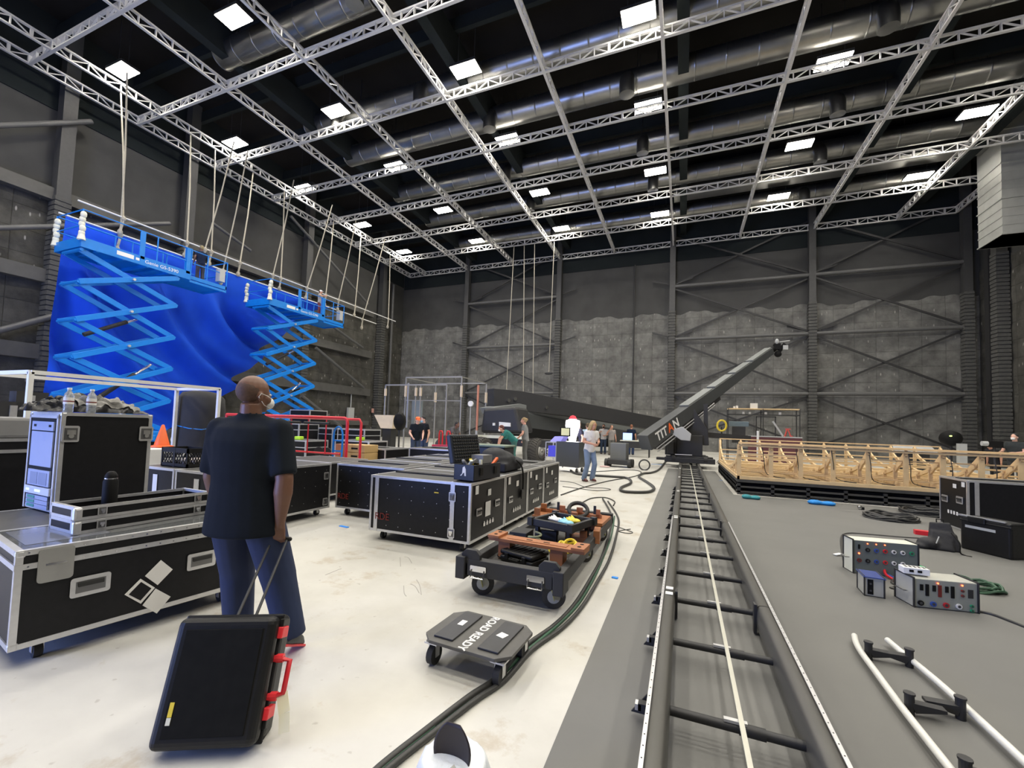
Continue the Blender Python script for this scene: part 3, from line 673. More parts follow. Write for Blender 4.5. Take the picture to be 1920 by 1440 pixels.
# ================================================================ ROAD CASES
FACES = {'-y': ((1, 0, 0), (0, -1, 0)), '+x': ((0, 1, 0), (1, 0, 0)), '-x': ((0, -1, 0), (-1, 0, 0)), '+y': ((-1, 0, 0), (0, 1, 0))}
def fm(w, d, face, u, z, out=0):
    ex, n = FACES[face]; ex, n = Vector(ex), Vector(n); c = Vector((n.x*w/2, n.y*d/2, 0))
    half = (w if face[1] == 'y' else d)/2
    p = c+ex*(u-half)+n*out+Vector((0, 0, z)); return ML(p.x, p.y, p.z, ex, (0, 0, 1), n)
def rrect(w, h, r=.015, n=3):
    out = []
    for cx, cy, a0 in ((w/2-r, h/2-r, 0), (-w/2+r, h/2-r, 90), (-w/2+r, -h/2+r, 180), (w/2-r, -h/2+r, 270)):
        for i in range(n+1): a = math.radians(a0+90*i/n); out.append((cx+r*math.cos(a), cy+r*math.sin(a)))
    return out
def latch(t, M, s=1.0):
    o = MB().prism(rrect(.12*s, .15*s, .015*s), .006, M).build('latch', 'alu', t)
    m = MB(); m.M = M; m.box(-.045*s, .045*s, -.055*s, .055*s, .006, .009); q = m.build('latch_dish', mat('latch_dish', (.18, .18, .18), .35, .8), o)
    m = MB(); m.M = M; m.box(-.03*s, .03*s, -.006*s, .035*s, .008, .018); m.cyl((0, -.02*s, .01), (0, -.02*s, .02), .02*s, n=12); m.build('latch_key', 'chrome', o)
def handle(t, M, s=1.0):
    o = MB().prism(rrect(.19*s, .12*s, .015*s), .006, M).build('handle_dish', 'alu', t)
    m = MB(); m.M = M; m.box(-.07*s, .07*s, -.035*s, .035*s, .006, .009); m.build('dish_recess', mat('latch_dish'), o)
    m = MB(); m.M = M; m.box(-.06*s, .06*s, .005, .03*s, .008, .02); m.build('grip', 'rubber', o)
def caster(t, x, y, r=.05, face=1, col='steelblk'):
    m = MB(); m.box(x-.045, x+.045, y-.045, y+.045, 2*r+.015, 2*r+.025); m.bar((x-.025, y, 2*r+.02), (x-.025, y, r-.01), .04, .004, up=(1, 0, 0)); m.bar((x+.025, y, 2*r+.02), (x+.025, y, r-.01), .04, .004, up=(1, 0, 0)); o = m.build('caster', 'alu', t)
    MB().cyl((x-.02, y, r), (x+.02, y, r), r, n=16).build('wheel', 'rubber', o, smooth=True)
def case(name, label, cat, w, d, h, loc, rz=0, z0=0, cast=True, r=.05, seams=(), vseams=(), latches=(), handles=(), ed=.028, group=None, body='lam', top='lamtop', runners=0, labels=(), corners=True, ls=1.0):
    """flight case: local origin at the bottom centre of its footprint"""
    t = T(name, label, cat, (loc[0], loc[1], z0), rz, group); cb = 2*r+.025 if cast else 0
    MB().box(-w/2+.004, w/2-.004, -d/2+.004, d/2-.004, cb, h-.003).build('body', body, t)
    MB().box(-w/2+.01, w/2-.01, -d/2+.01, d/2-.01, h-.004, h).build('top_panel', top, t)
    e = ed; m = MB(); X, Y = w/2, d/2
    for x in (-X, X-e):
        for y in (-Y, Y-e): m.box(x-.001, x+e+.001, y-.001, y+e+.001, cb, h)
    for z in (cb, h-e):
        for y in (-Y, Y-e): m.box(-X-.0015, X+.0015, y-.0015, y+e+.0015, z, z+e+.0015)
        for x in (-X, X-e): m.box(x-.002, x+e+.002, -Y-.0005, Y+.0005, z-.0005, z+e+.002)
    m.build('edging', 'alu', t)
    for z in seams:
        m = MB(); m.box(-X-.004, X+.004, -Y-.004, -Y+.004, z-.016, z+.016); m.box(-X-.004, -X+.004, -Y, Y, z-.016, z+.016); m.box(X-.004, X+.004, -Y, Y, z-.016, z+.016); m.box(-X, X, Y-.004, Y+.004, z-.016, z+.016); m.build('seam_extrusion', 'alu', t)
    for f, u in vseams:
        m = MB(); m.M = fm(w, d, f, u, 0); m.box(-.028, .028, cb, h, -.002, .004); m.build('seam_extrusion', 'alu', t)
    if corners:
        for x in (-X, X):
            for y in (-Y, Y):
                for z in (cb, h):
                    if z == cb and not (y < 0 or x > 0): continue
                    m = MB(); sx, sy, sz = (1 if x > 0 else -1), (1 if y > 0 else -1), (1 if z == h else -1)
                    q = .045*ls; m.cbox((x-sx*q/2+sx*.004, y-sy*q/2+sy*.004, z-sz*q/2+sz*.004), (q, q, q)); m.build('corner_cap', 'alu', t, bevel=.012)
    for f, u, z in latches: latch(t, fm(w, d, f, u, z, .003), ls)
    for f, u, z in handles: handle(t, fm(w, d, f, u, z, .003), ls)
    for f, u, z, a, b, mm in labels:
        m = MB(); m.M = fm(w, d, f, u, z, .003); m.box(-a/2, a/2, -b/2, b/2, 0, .002); m.build('paper_label', mm, t)
    if cast:
        for x in (-X+.14, X-.14):
            for y in (-Y+.12, Y-.12): caster(t, x, y, r)
    for k in range(runners):
        yy = -Y+d*(k+.5)/runners; m = MB(); m.box(-X+.06, X-.3, yy-.09, yy+.05, h, h+.014); q = m.build('stacking_runner', 'lam', t)
        m = MB(); m.box(-X+.06, X-.3, yy+.05, yy+.068, h, h+.015); m.box(X-.28, X-.26, -Y+.03, Y-.03, h, h+.004); m.build('runner_edge', 'alu', q)
    return t
H8 = .81
def rivets(t, w, d, face, h, nx, nz, z0):
    m = MB(); m.M = fm(w, d, face, 0, 0, .004)
    W_ = w if face[1] == 'y' else d
    for i in range(nx):
        for j in range(nz): m.cyl(((i+.5)*W_/nx, z0+j*(h-z0-.1)/max(nz-1, 1)-.0, 0), ((i+.5)*W_/nx, z0+j*(h-z0-.1)/max(nz-1, 1), .002), .005, n=6)
    return m.build('rivets', 'alu', t)
ys = [4.44, GX(949, 880, -2.27).y, GX(991, 875, -2.27).y, GX(1020.5, 872, -2.27).y, GX(1049, 870, -2.27).y]
cn = ['nearest, RDE stencilled on front', 'second of the row, under the black duffel', 'third of the row, behind the duffel strap', 'farthest of the row with two handle dishes']
for k in range(4):
    a, b = ys[k], ys[k+1]-.02; D_ = b-a; w_ = 1.44
    t = case('road_case', 'black road case with silver edges on casters, %s' % cn[k], 'road case', w_, D_, H8, (-2.99, (a+b)/2), 0, group='row of long black road cases', r=.045, ls=.75,
         vseams=(('-y', 1.2), ('-y', .1)) if k == 0 else (), latches=(('-y', 1.2, .64), ('-y', 1.2, .22)) if k == 0 else (),
         handles=(('+x', D_*.22, .45), ('+x', D_*.75, .48)), runners=1,
         labels=(('+x', D_*.15, .72, .08, .10, 'paper'), ('+x', D_*.5, .65, .09, .08, 'paper')) + ((('+x', D_*.47, .45, .15, .18, 'paper'), ('-y', .98, .67, .06, .012, 'yellow')) if k == 0 else ()))
    m = MB(); m.M = fm(w_, D_, '+x', D_*.5, .27, .003)
    for i in range(4): m.box(-.15+i*.085, -.10+i*.085, -.02, .02, 0, .002); 
    for i in range(4): m.box(-.135+i*.085, -.115+i*.085, .02, .04, 0, .002)
    m.build('handling_symbols', 'paper', t)
    if k == 0:
        rivets(t, 1.44, D_, '-y', H8, 8, 4, .2)
        text('RDE', .12, 'reddull', fm(w_, D_, '-y', .2, .3, .004), 'lettering', t)
# cases behind the row
en = ['left of the RDE case, red stencil low on its front', 'behind the red stencilled case, flat top showing', 'deep in the group of cases behind the toolbox']
for k in range(3):
    a = 5.3+k*1.02
    t = case('road_case', 'long black road case %s' % en[k], 'road case', 1.28, .98, H8, (-4.47, a+.49), 0, group='cases behind the front row', r=.045, ls=.75, runners=1)
    if k == 0:
        rivets(t, 1.28, .98, '-y', H8, 7, 4, .2); text('RDE', .12, 'reddull', fm(1.28, .98, '-y', .15, .3, .004), 'lettering', t)
t = case('road_case', 'black road case seen side-on between the bald man and the stencilled case', 'road case', .74, 1.82, H8, (-5.55, 4.34), 0, r=.045, ls=.75, latches=(('+x', 1.72, .62), ('+x', 1.72, .22)))
rivets(t, .74, 1.82, '+x', H8, 9, 3, .25)
MB().box(-.3, -.0, -.912, -.910, .45, .5).build('paper_label', 'paper', t)
m = MB(); m.box(.0, .09, -.914, -.911, .42, .72); m.box(.012, .078, -.917, -.913, .44, .70); m.build('side_pull', 'white', t)
t = case('road_case', 'grey-blue lit road case beneath the black milk crate', 'road case', .72, 1.82, H8, (-6.31, 4.34), 0, r=.045, ls=.75, latches=())
m = MB(); m.box(-.06, .03, -.914, -.911, .42, .72); m.build('side_pull', 'white', t)
for i, (x, y, w_, d_, h_) in enumerate(((-6.6, 6.5, 1.3, 1.0, .72), (-9.9, 4.6, 1.2, 1.0, .7), (-12.8, 8.2, 1.2, .9, .78), (-9.8, 6.1, 1.2, 1.0, .75))):
    case('road_case', 'black road case behind the bald man, %s' % ['nearest the red cart', 'behind the white frame', 'left beyond the red cart', 'left of the black shrouded stand'][i], 'road case', w_, d_, h_, (x, y), 0, r=.045, ls=.75)
# ---------------- big foreground case
e = Vector((.152, .939, 0)).normalized(); ly = Vector((-e.y, e.x, 0)); rk = math.atan2(e.y, e.x)
Kc0 = Vector((-3.545, 1.25, 0)); KL, KW, KH = 1.30, .72, .68
Kc = Kc0+e*KL/2+ly*KW/2
K = case('road_case', 'large black road case in the left foreground with a white diamond logo', 'road case', KL, KW, KH, Kc, rk, r=.045, seams=(.585,), ed=.03, ls=1.0, handles=(('-y', .33, .40), ('-y', .95, .40)), top='glass')
nrm = -ly
def onK(px, py):
    p = RP(px, py, Kc0, nrm)-Kc0; return p.dot(e), p.z
def kpoly(pts, name, m, out=.004):
    q = [onK(a/3, 980+b/3) for a, b in pts]; q2 = [(u, z) for u, z in q]
    MB().prism([(u-KL/2, z) for u, z in q2][::-1] if False else [(u-KL/2, z) for u, z in q2], out, ML(0, -KW/2, 0, (1, 0, 0), (0, 0, 1), (0, -1, 0))).build(name, m, K)
kpoly([(905, 210), (970, 262), (885, 350), (815, 300)], 'logo', 'paper', .006)
kpoly([(790, 315), (870, 365), (790, 455), (700, 405)], 'logo', 'paper', .006)
kpoly([(792, 332), (850, 368), (788, 437), (722, 403)], 'logo_centre', 'lam', .0075)
kpoly([(875, 370), (958, 415), (880, 510), (800, 465)], 'logo', 'paper', .006)
u, z = onK(315/3, 980+230/3); MB().prism(rrect(.155, .20, .02), .008, ML(u-KL/2, -KW/2-.003, z, (1, 0, 0), (0, 0, 1), (0, -1, 0))).build('butterfly_latch', mat('worn_plate', (.38, .38, .36), .4, .7, var=.2), K)
m = MB(); m.box(u-KL/2-.045, u-KL/2+.045, -KW/2-.014, -KW/2-.011, z+.0, z+.012); m.build('latch_pin', 'chrome', K)
rv = MB()
for k in range(16):
    x = -KL/2+.05+k*KL/16.5
    for z_ in (.585, .665): rv.cyl((x, -KW/2-.004, z_), (x, -KW/2-.007, z_), .005, n=6)
rv.build('rivets', 'chrome', K)
m = MB(); m.box(-KL/2+.06, -KL/2+.45, -.22, .28, KH-.006, KH+.002); m.build('clear_window', mat('smoked_panel', (.16, .17, .2), .15), K)
# second base case behind, under the rack
K2 = case('road_case', 'low black road case under the tall equipment rack at far left', 'road case', 1.5, .95, .66, Kc0+e*.75+ly*(KW+.50), rk, r=.045, ed=.03)
# ---------------- tray cases stacked on the big case
c0 = G(141, 1001, .69); c1 = G(392, 960, .69); c2 = G(72, 948, .69)
ex = (c1-c0); ex.z = 0; tw = ex.length; ex.normalize(); ey = Vector((-ex.y, ex.x, 0)); td = .36
ra = math.atan2(ex.y, ex.x)
def tray(z0, label, h=.088, open_=False):
    tc = c0+ex*tw/2+ey*td/2; tc = Vector((tc.x, tc.y, z0)); t = T('shallow_rack_case', label, 'tray case', tc, ra, 'two shallow tray cases')
    m = MB(); X, Y = tw/2, td/2
    m.box(-X, X, -Y, -Y+.012, .0, h); m.box(-X, X, Y-.012, Y, 0, h); m.box(-X, -X+.012, -Y, Y, 0, h); m.box(X-.012, X, -Y, Y, 0, h); m.box(-X, X, -Y, Y, 0, .01); m.build('body', 'lam', t)
    m = MB(); e_ = .02
    for z in (0, h-e_):
        m.box(-X-.003, X+.003, -Y-.003, -Y+e_, z, z+e_); m.box(-X-.003, X+.003, Y-e_, Y+.003, z, z+e_); m.box(-X-.003, -X+e_, -Y, Y, z-.0005, z+e_+.0005); m.box(X-e_, X+.003, -Y, Y, z-.0005, z+e_+.0005)
    for x in (-X, X-e_):
        for y in (-Y, Y-e_): m.box(x-.002, x+e_+.002, y-.002, y+e_+.002, 0, h)
    m.build('edging', 'alu', t)
    for u_ in (.13, tw-.1): latch(t, ML(-X+u_, -Y-.004, h*.55, (1, 0, 0), (0, 0, 1), (0, -1, 0)), .42)
    for x in (-X, X):
        m = MB(); m.cbox((x, -Y, h*.5), (.05, .05, h+.004)); m.build('corner_cap', 'alu', t, bevel=.015)
    return t
tray(.683, 'shallow black tray case, lower of the two stacked on the big road case')
tr2 = tray(.773, 'open shallow tray case, upper of the stack, with cable and black bottle in it')
tc = c0+ex*(tw*.45)+ey*(td*.45)
qb = c0+ex*.27+ey*.24; t = T('vacuum_bottle', 'tall black insulated bottle standing in the open tray case', 'bottle', (qb.x, qb.y, .784)); t.scale = (1.25, 1.25, 1.35); MB().lathe([(.034, 0), (.036, .01), (.036, .15), (.03, .165)], 20).build('body', 'black', t, smooth=True); q = MB().lathe([(.028, .165), (.03, .17), (.03, .182), (.02, .2), (.012, .205)], 20).build('cap', 'black', t, smooth=True); MB().lathe([(.0305, .164), (.0315, .167), (.0305, .17)], 20).build('steel_ring', 'chrome', t)
t = T('cable_tangle', 'black cable with a yellow tie lying inside the open tray case', 'cable', tc+Vector((0, 0, .105)), ra)
pt = [(rr.uniform(-.22, .2), rr.uniform(-.1, .12), rr.uniform(0, .03)) for k in range(16)]; MB().tube(spl(pt, 5), .006, 6).build('cable', 'cable', t, smooth=True); MB().box(-.05, .0, -.03, -.02, .02, .03).build('tie', 'yellow', t)
# ---------------- equipment rack
Rp = GX(110, 850, -4.72); R0 = Vector((Rp.x, Rp.y, 0)); re = Vector((.04, 1, 0)).normalized(); rl_ = Vector((-re.y, re.x, 0)); ra2 = math.atan2(re.y, re.x)
RL, RWd, Rz, Rh = .63, .56, .67, .815
R = case('rack_case', 'tall black equipment rack case with latches, silver edges and lit front units', 'equipment rack', RL, RWd, Rh, R0+re*RL/2+rl_*RWd/2, ra2, z0=Rz, cast=False, ed=.026, ls=.9, latches=())
for u_ in (.06, RL-.045):
    latch(R, ML(u_-RL/2, -RWd/2-.004, .64, (1, 0, 0), (0, 0, 1), (0, -1, 0)), .9)
# front of the rack is its -x face
def rf(a, b, z0_, z1_, m, name, o=.012, par=None):
    q = MB(); q.box(-RL/2-o, -RL/2-.002, RWd/2-b, RWd/2-a, z0_, z1_); return q.build(name, m, par or R)
rf(.03, RWd-.03, .02, .785, 'black', 'rack_opening', .006)
for a, b, z0_, z1_ in ((.02, .045, 0, .8), (RWd-.045, RWd-.02, 0, .8), (.02, RWd-.02, .765, .79)): rf(a, b, z0_, z1_, 'alu', 'rack_rail', .012)
gb = mat('pale_blue_panel', (.34, .40, .58), .35)
p1 = rf(.09, RWd-.08, .66, .735, gb, 'patch_panel', .016); rf(.13, .17, .69, .71, 'black', 'port', .018, p1); rf(RWd-.16, RWd-.12, .69, .71, 'black', 'port', .018, p1)
p2 = rf(.09, RWd-.08, .36, .65, gb, 'blank_panel', .015)
p3 = rf(.09, RWd-.08, .20, .33, gb, 'vent_unit', .018); rf(.14, RWd/2-.01, .21, .31, mat('pale_mesh', (.22, .26, .38), .5), 'vent_mesh', .02, p3); rf(RWd/2+.01, RWd-.12, .21, .31, mat('pale_mesh'), 'vent_mesh', .02, p3)
p4 = rf(.06, RWd-.05, .13, .19, mat('white_unit', (.6, .64, .8), .4), 'display_unit', .024); rf(.1, .16, .15, .17, 'screen', 'display', .026, p4); rf(.26, .36, .15, .17, 'screen', 'display', .026, p4)
for k in range(3):
    p5 = rf(.09, RWd-.08, .015+k*.036, .047+k*.036, gb, 'server_unit', .018); rf(.12, .25, .02+k*.036, .042+k*.036, mat('teal_panel', (.02, .25, .22), .4), 'drive_bay', .021, p5)
# jacket and bottles on the rack
top = Rz+Rh+.002
t = T('crumpled_jacket', 'crumpled shiny black and grey jacket heaped on the rack case', 'jacket', (R0+re*.30+rl_*.27)+Vector((0, 0, top)), ra2)
rj = random.Random(5)
def heap(u, v):
    x = -.40+.72*u; y = -.17+.36*v; e_ = max(0, math.sin(PI*u))**.45*max(0, math.sin(PI*v))**.5
    n = abs(math.sin(17*u+6*v+2*math.sin(9*v)))*.45+abs(math.sin(31*u-13*v+3*math.sin(7*u)))*.3+abs(math.sin(53*u+29*v))*.12
    return (x+.03*math.sin(21*v), y+.025*math.sin(23*u), .004+e_*(.06+.13*n*(1.1-.35*u)))
MB().grid(heap, 110, 60).build('cloth', mat('shiny_black_cloth', (.02, .02, .022), .28, var=.6, scale=9, noisec=(.012, .012, .014), bump=.5), t, smooth=True)
def heap2(u, v):
    a = heap(.30+.62*u, .05+.5*v); return (a[0], a[1]-.004, a[2]+.012+.01*math.sin(19*u+11*v))
MB().grid(heap2, 50, 26).build('grey_lining', mat('grey_cloth', (.42, .41, .38), .5, var=.5, scale=16, noisec=(.05, .05, .05), bump=.4), t, smooth=True)
def bottle(p, label, capc='white'):
    t = T('water_bottle', label, 'bottle', p, 0, None)
    MB().lathe([(.025, 0), (.032, .008), (.032, .03), (.029, .036), (.032, .045), (.032, .09), (.032, .13), (.028, .155), (.013, .178), (.013, .19)], 20).build('body', mat('bottle_plastic', (.75, .8, .85), .15, trans=.75), t, smooth=True)
    MB().lathe([(.0328, .07), (.0328, .125)], 20).build('wrapper', 'paper', t); MB().lathe([(.0331, .088), (.0331, .098)], 20).build('wrapper_band', 'reddull', t)
    MB().cyl((0, 0, .19), (0, 0, .206), .015, n=16).build('cap', capc, t)
bottle(RP(128, 768, (0, 0, top), (0, 0, 1)) if False else (R0+re*.045+rl_*.03)+Vector((0, 0, top)), 'clear water bottle on the rack case, left of the two')
bottle((R0+re*.19+rl_*.03)+Vector((0, 0, top)), 'clear water bottle on the rack case, right one in front of the jacket')
# items at the far left edge
p = GX(20, 930, -5.9); t = case('road_case', 'black road case cropped by the left edge beside the rack', 'road case', .7, .8, 1.22, (-6.25, 2.05), 0, r=.045, ls=.8, seams=(1.1,))
t = T('projector', 'grey lamp unit glowing yellow on the case at the left edge', 'lamp', (-6.1, 1.95, 1.222)); MB().box(-.25, .2, -.2, .2, 0, .2).build('body', 'grey', t, bevel=.03); MB().sph((-.02, -.2, .08), (.1, .04, .06), 12).build('glowing_lens', mat('warm_glow', (.8, .8, .5), .4, emit=(1, .95, .6), es=1.2), t)
bp = G(7, 968, .68)
t = T('drink_bottle', 'pink drink bottle with white cap at the left edge', 'bottle', (-4.9, 1.45, .665)); MB().lathe([(.03, 0), (.034, .01), (.034, .12), (.015, .15), (.015, .165)], 18).build('body', mat('pink_drink', (.5, .25, .3), .2), t, smooth=True); MB().cyl((0, 0, .165), (0, 0, .185), .018, n=14).build('cap', 'white', t)
# ---------------- white tube frame with black shroud
t = T('tube_frame', 'white square tube frame standing behind the rack case', 'frame', (-7.4, 2.6, 0)); X0, X1, Y0, Y1, Zf = -1.15, 0, 0, 2.28, 1.96
m = MB(); r = .02
for x in (X0, X1):
    m.bar((x, Y0, Zf), (x, Y1, Zf), .048)
    for y in (Y0, Y1): m.bar((x, y, 0), (x, y, Zf), .048, up=(1, 0, 0))
for y in (Y0, Y1): m.bar((X0, y, Zf), (X1, y, Zf), .048); pass
m.build('tubes', 'white', t)
t = T('tube_frame', 'second white tube frame at the left edge of the picture', 'frame', (-8.7, .6, 0)); m = MB(); m.bar((0, 0, 1.97), (0, 2.0, 1.97), .035); m.bar((0, 2.0, 0), (0, 2.0, 1.97), .035, up=(1, 0, 0)); m.bar((0, 0, 0), (0, 0, 1.97), .035, up=(1, 0, 0)); m.bar((-1, 0, 1.97), (0, 0, 1.97), .035); m.bar((-1, 0, 0), (-1, 0, 1.97), .035, up=(1, 0, 0)); m.build('tubes', 'white', t)
t = T('shrouded_stand', 'tall stand under a black cover tied with a blue cord', 'covered stand', (-8.55, 5.3, 0)); m = MB(); m.loft([((0, 0, 0), .48, .44), ((0, 0, .6), .45, .40), ((.02, 0, 1.2), .42, .37), ((.05, 0, 1.6), .42, .36), ((.03, 0, 1.82), .41, .35), ((.0, 0, 1.93), .32, .27), ((0, 0, 1.96), .15, .12)], 14); m.build('cover', mat('black_cover', (.022, .022, .024), .85, var=.4, scale=3, bump=.5), t, smooth=True)
MB().tube([(.02+.425*math.cos(a/12*PI*2), .375*math.sin(a/12*PI*2), 1.28+.04*math.sin(a)) for a in range(12)], .009, 5, closed=True).build('cord', 'liftblue', t)
for k, (px, w_, h_) in enumerate(((18, .25, 1.6), (50, .3, 1.75))):
    g = GX(px, 800, -8.6); t = T('flight_panel', 'dark upright panel with a pale metal edge at far left, %s' % ['left', 'right'][k], 'panel', (g.x, g.y, 0)); MB().box(-.1, .1, -.16, .16, 0, h_).build('panel', 'steelblk', t); MB().box(.1, .12, -.05, .02, .2, h_-.05).build('metal_edge', 'alu', t)
# crate, white box, cone on the cases behind
g = RP(348, 862, (0, 0, H8), (0, 0, 1))
t = T('milk_crate', 'black lattice milk crate on the road case left of the bald man', 'crate', (-6.2, 3.72, H8+.002)); m = MB()
def lat(x0, x1, y, ax):
    n = 9
    for i in range(n):
        for s in (-1, 1):
            a = x0+(x1-x0)*i/n; b = a+s*.07
            b = max(x0, min(x1, b))
            p, q = ((a, y, .05), (b, y, .19)) if ax == 0 else ((y, a, .05), (y, b, .19)); m.bar(p, q, .008)
lat(-.26, .26, -.15, 0); lat(-.26, .26, .15, 0); lat(-.15, .15, -.26, 1); lat(-.15, .15, .26, 1); m.build('lattice', 'plastic', t)
m = MB()
for z0_, z1_ in ((0, .05), (.19, .25)):
    m.box(-.27, .27, -.16, -.15, z0_, z1_); m.box(-.27, .27, .15, .16, z0_, z1_); m.box(-.27, -.26, -.16, .16, z0_, z1_); m.box(.26, .27, -.16, .16, z0_, z1_)
m.box(-.27, .27, -.16, .16, 0, .01); m.box(-.02, .02, -.162, -.15, 0, .25)
for x in (-.27, .25):
    for y in (-.16, .14): m.box(x, x+.02, y, y+.02, 0, .25)
m.build('rim', 'plastic', t)
m = MB()
for k in range(8): m.sph((rr.uniform(-.2, .2), rr.uniform(-.1, .1), .07), (.06, .05, .05), 8)
m.build('contents', mat('crate_contents', (.45, .4, .38), .7, var=.6, scale=8), t)
t = T('carton', 'white carton on the cases behind the rack, beside the cone', 'box', (-7.5, 4.1, .72)); MB().box(-.3, .3, -.3, .3, 0, .26).build('carton', 'white', t, bevel=.01); case('road_case', 'black road case supporting the white carton', 'road case', .8, .8, .715, (-7.5, 4.1), 0, r=.045, ls=.75)
t = T('traffic_cone', 'orange cone on the cases behind the rack case', 'cone', (-7.55, 4.15, .985)); MB().lathe([(.15, 0), (.15, .02), (.1, .03), (.02, .34), (.01, .35)], 16).build('cone', 'orange', t, smooth=True)
# ---------------- red cart, hand truck, box stack
def rt(pts, r, m, name, t): return MB().tube(pts, r, 8).build(name, m, t, smooth=True)
YC = 7.2
a, b = GY(425, 777, YC), GY(652, 783, YC+.3)
t = T('pipe_cart', 'red tube frame cart holding black rollers, behind the bald man', 'cart', (a.x, a.y, 0))
Lc = b.x-a.x; zt = a.z; zb = .25
rt([(0, 0, zt), (Lc-.08, .3, zt), (Lc-.02, .3, zt-.02), (Lc, .3, zt-.1), (Lc, .3, zb)], .035, 'red', 'top_rail', t); rt([(0, 0, zt), (0, 0, zb)], .03, 'red', 'upright', t)
rt([(0, .5, zt-.02), (Lc-.1, .8, zt-.02), (Lc-.05, .8, zt-.1), (Lc-.05, .8, zb)], .03, 'red', 'back_rail', t)
for k in range(4): rt([(Lc*(.42+.15*k), .15, zt-.05), (Lc*(.42+.15*k), .15, .72)], .014, 'red', 'upright_rod', t)
rt([(Lc*.35, .15, .74), (Lc*.98, .2, .74)], .02, 'red', 'lower_rail', t)
rt([(0, 0, zb), (Lc, .3, zb)], .03, 'red', 'base_rail', t)
for k in range(4):
    x0 = Lc*(.03+.24*k); rt([(x0, -.06, zt-.13-.0*k), (x0+Lc*.2, -.04, zt-.13)], .03, 'rubber', 'roller', t)
for x in (0, Lc):
    for y in (0, .5): caster(t, x, y+.1, .07)
rt([(Lc*.3, -.05, .62+.03), (Lc*.62, -.3, .70)], .035, 'rubber', 'roller', t)
rt([(Lc*.25, .0, .7+.08), (Lc*.45, -.1, .78)], .03, 'rubber', 'roller', t)
YH = 8.0; c = GY(635, 800, YH)
t = T('hand_truck', 'blue hand truck with an arched handle and two black wheels', 'hand truck', (c.x, YH, 0)); zt2 = c.z; hw = .14
rt([(-hw, 0, .1), (-hw, 0, zt2-.22)]+[(-hw*math.cos(q*PI/8), 0, zt2-.22+.22*math.sin(q*PI/8)) for q in range(1, 8)]+[(hw, 0, zt2-.22), (hw, 0, .1)], .022, 'liftblue', 'frame', t)
m = MB()
for z in (.5, .75, 1.0): m.bar((-hw, 0, z), (hw, 0, z), .03)
m.box(-.2, .2, -.2, .02, .08, .1); m.build('cross_bars', 'liftblue', t)
for s in (-1, 1):
    w = MB().cyl((s*.12-.36, -.1, .72), (s*.12-.36+.05, -.16, .72), .11, n=18).build('wheel', 'rubber', t, smooth=True)
c = GY(665, 834, 8.3)
for k in range(4):
    h_ = .19; z = c.z-h_*(k+1)
    if z < .79-h_*0 and k > 3: break
    t = T('wooden_box', 'tan wooden box in the stack beside the hand truck, %s' % ['top', 'second from top', 'third from top', 'lowest'][k], 'wooden box', (c.x, 8.55, z), 0, 'stack of tan wooden boxes'); MB().box(-.31, .31, -.25, .25, .004, h_-.004).build('box', mat('tan_board', (.48, .32, .13), .65, var=.15, scale=4), t, bevel=.01); MB().box(-.1, .1, -.253, -.25, .08, .12).build('hand_hole', 'black', t)
zlow = c.z-.19*4
t = T('wooden_box', 'orange wooden crate behind the blue hand truck', 'wooden box', (c.x-.55, 8.7, 0)); MB().box(-.25, .25, -.2, .2, 0, c.z-.02).build('box', 'woodred', t, bevel=.01)
if zlow > .02: t = case('road_case', 'road case under the stack of tan wooden boxes', 'road case', .8, .7, zlow-.002, (c.x, 8.55), 0, r=.035, cast=zlow > .3, ls=.7)
# toolbox, duffel, green-topped box on the row of cases
HT8 = H8+.016
g0, g1 = G(852, 899, HT8), G(888, 903, HT8); g2 = G(930, 893, HT8)
t = T('toolbox', 'open dark toolbox full of tools with a white emblem, lid raised', 'toolbox', (g1.x, g1.y, HT8), math.atan2(-(g0-g1).y, -(g0-g1).x))
w_, d_ = (g1-g0).length*1.05, .62; h_ = .19
m = MB(); m.box(-w_, 0, 0, d_, 0, .012); m.box(-w_, 0, 0, .012, 0, h_); m.box(-w_, 0, d_-.012, d_, 0, h_); m.box(-w_, -w_+.012, 0, d_, 0, h_); m.box(-.012, 0, 0, d_, 0, h_); m.build('box', 'navyplastic', t, bevel=.008)
m = MB(); m.M = Matrix.Translation((-w_, 0, h_)) @ Matrix.Rotation(math.radians(-12), 4, 'Y'); m.box(-.07, 0, 0, d_, .0, .36); m.build('lid', 'navyplastic', t, bevel=.015)
m = MB(); m.M = Matrix.Translation((-w_, 0, h_)) @ Matrix.Rotation(math.radians(-12), 4, 'Y')
for i in range(12):
    for j in range(8): m.sph((.004, .05+i*(d_-.1)/11, .04+j*.04), (.012, .018, .014), 6)
m.build('foam_lining', mat('foam', (.03, .03, .028), .9), t)
m = MB(); m.prism([(-.05, -.05), (-.02, -.02), (-.015, .05), (.01, .065), (.03, .03), (.035, -.05), (.015, -.05), (.01, -.01), (-.01, -.02), (-.03, -.05)], .003, ML(-w_*.5, -.001, h_*.55, (1, 0, 0), (0, 0, 1), (0, -1, 0))); m.build('emblem', 'white', t)
tl = [('tool_tray', 'grey'), ('yellow', 'yellow'), ('red', 'red'), ('cream', 'cream'), ('orange', 'orange')]
for k in range(9):
    nm, mm = tl[k % 5]; x = -w_+.05+rr.random()*(w_-.1); y = .08+rr.random()*(d_-.16)
    m = MB(); m.bar((x, y, h_-.03), (x+rr.uniform(-.1, .1), y+rr.uniform(-.12, .12), h_+.05), .035, .03); m.build('tool', mm, t, bevel=.004)
MB().box(-w_*.8, -w_*.2, .28, .5, h_, h_+.1).build('parts_tray', 'grey', t)
for y_ in (.12, .45):
    m = MB(); m.box(0, .015, y_, y_+.06, .06, .15); m.build('side_clasp', 'plastic', t)
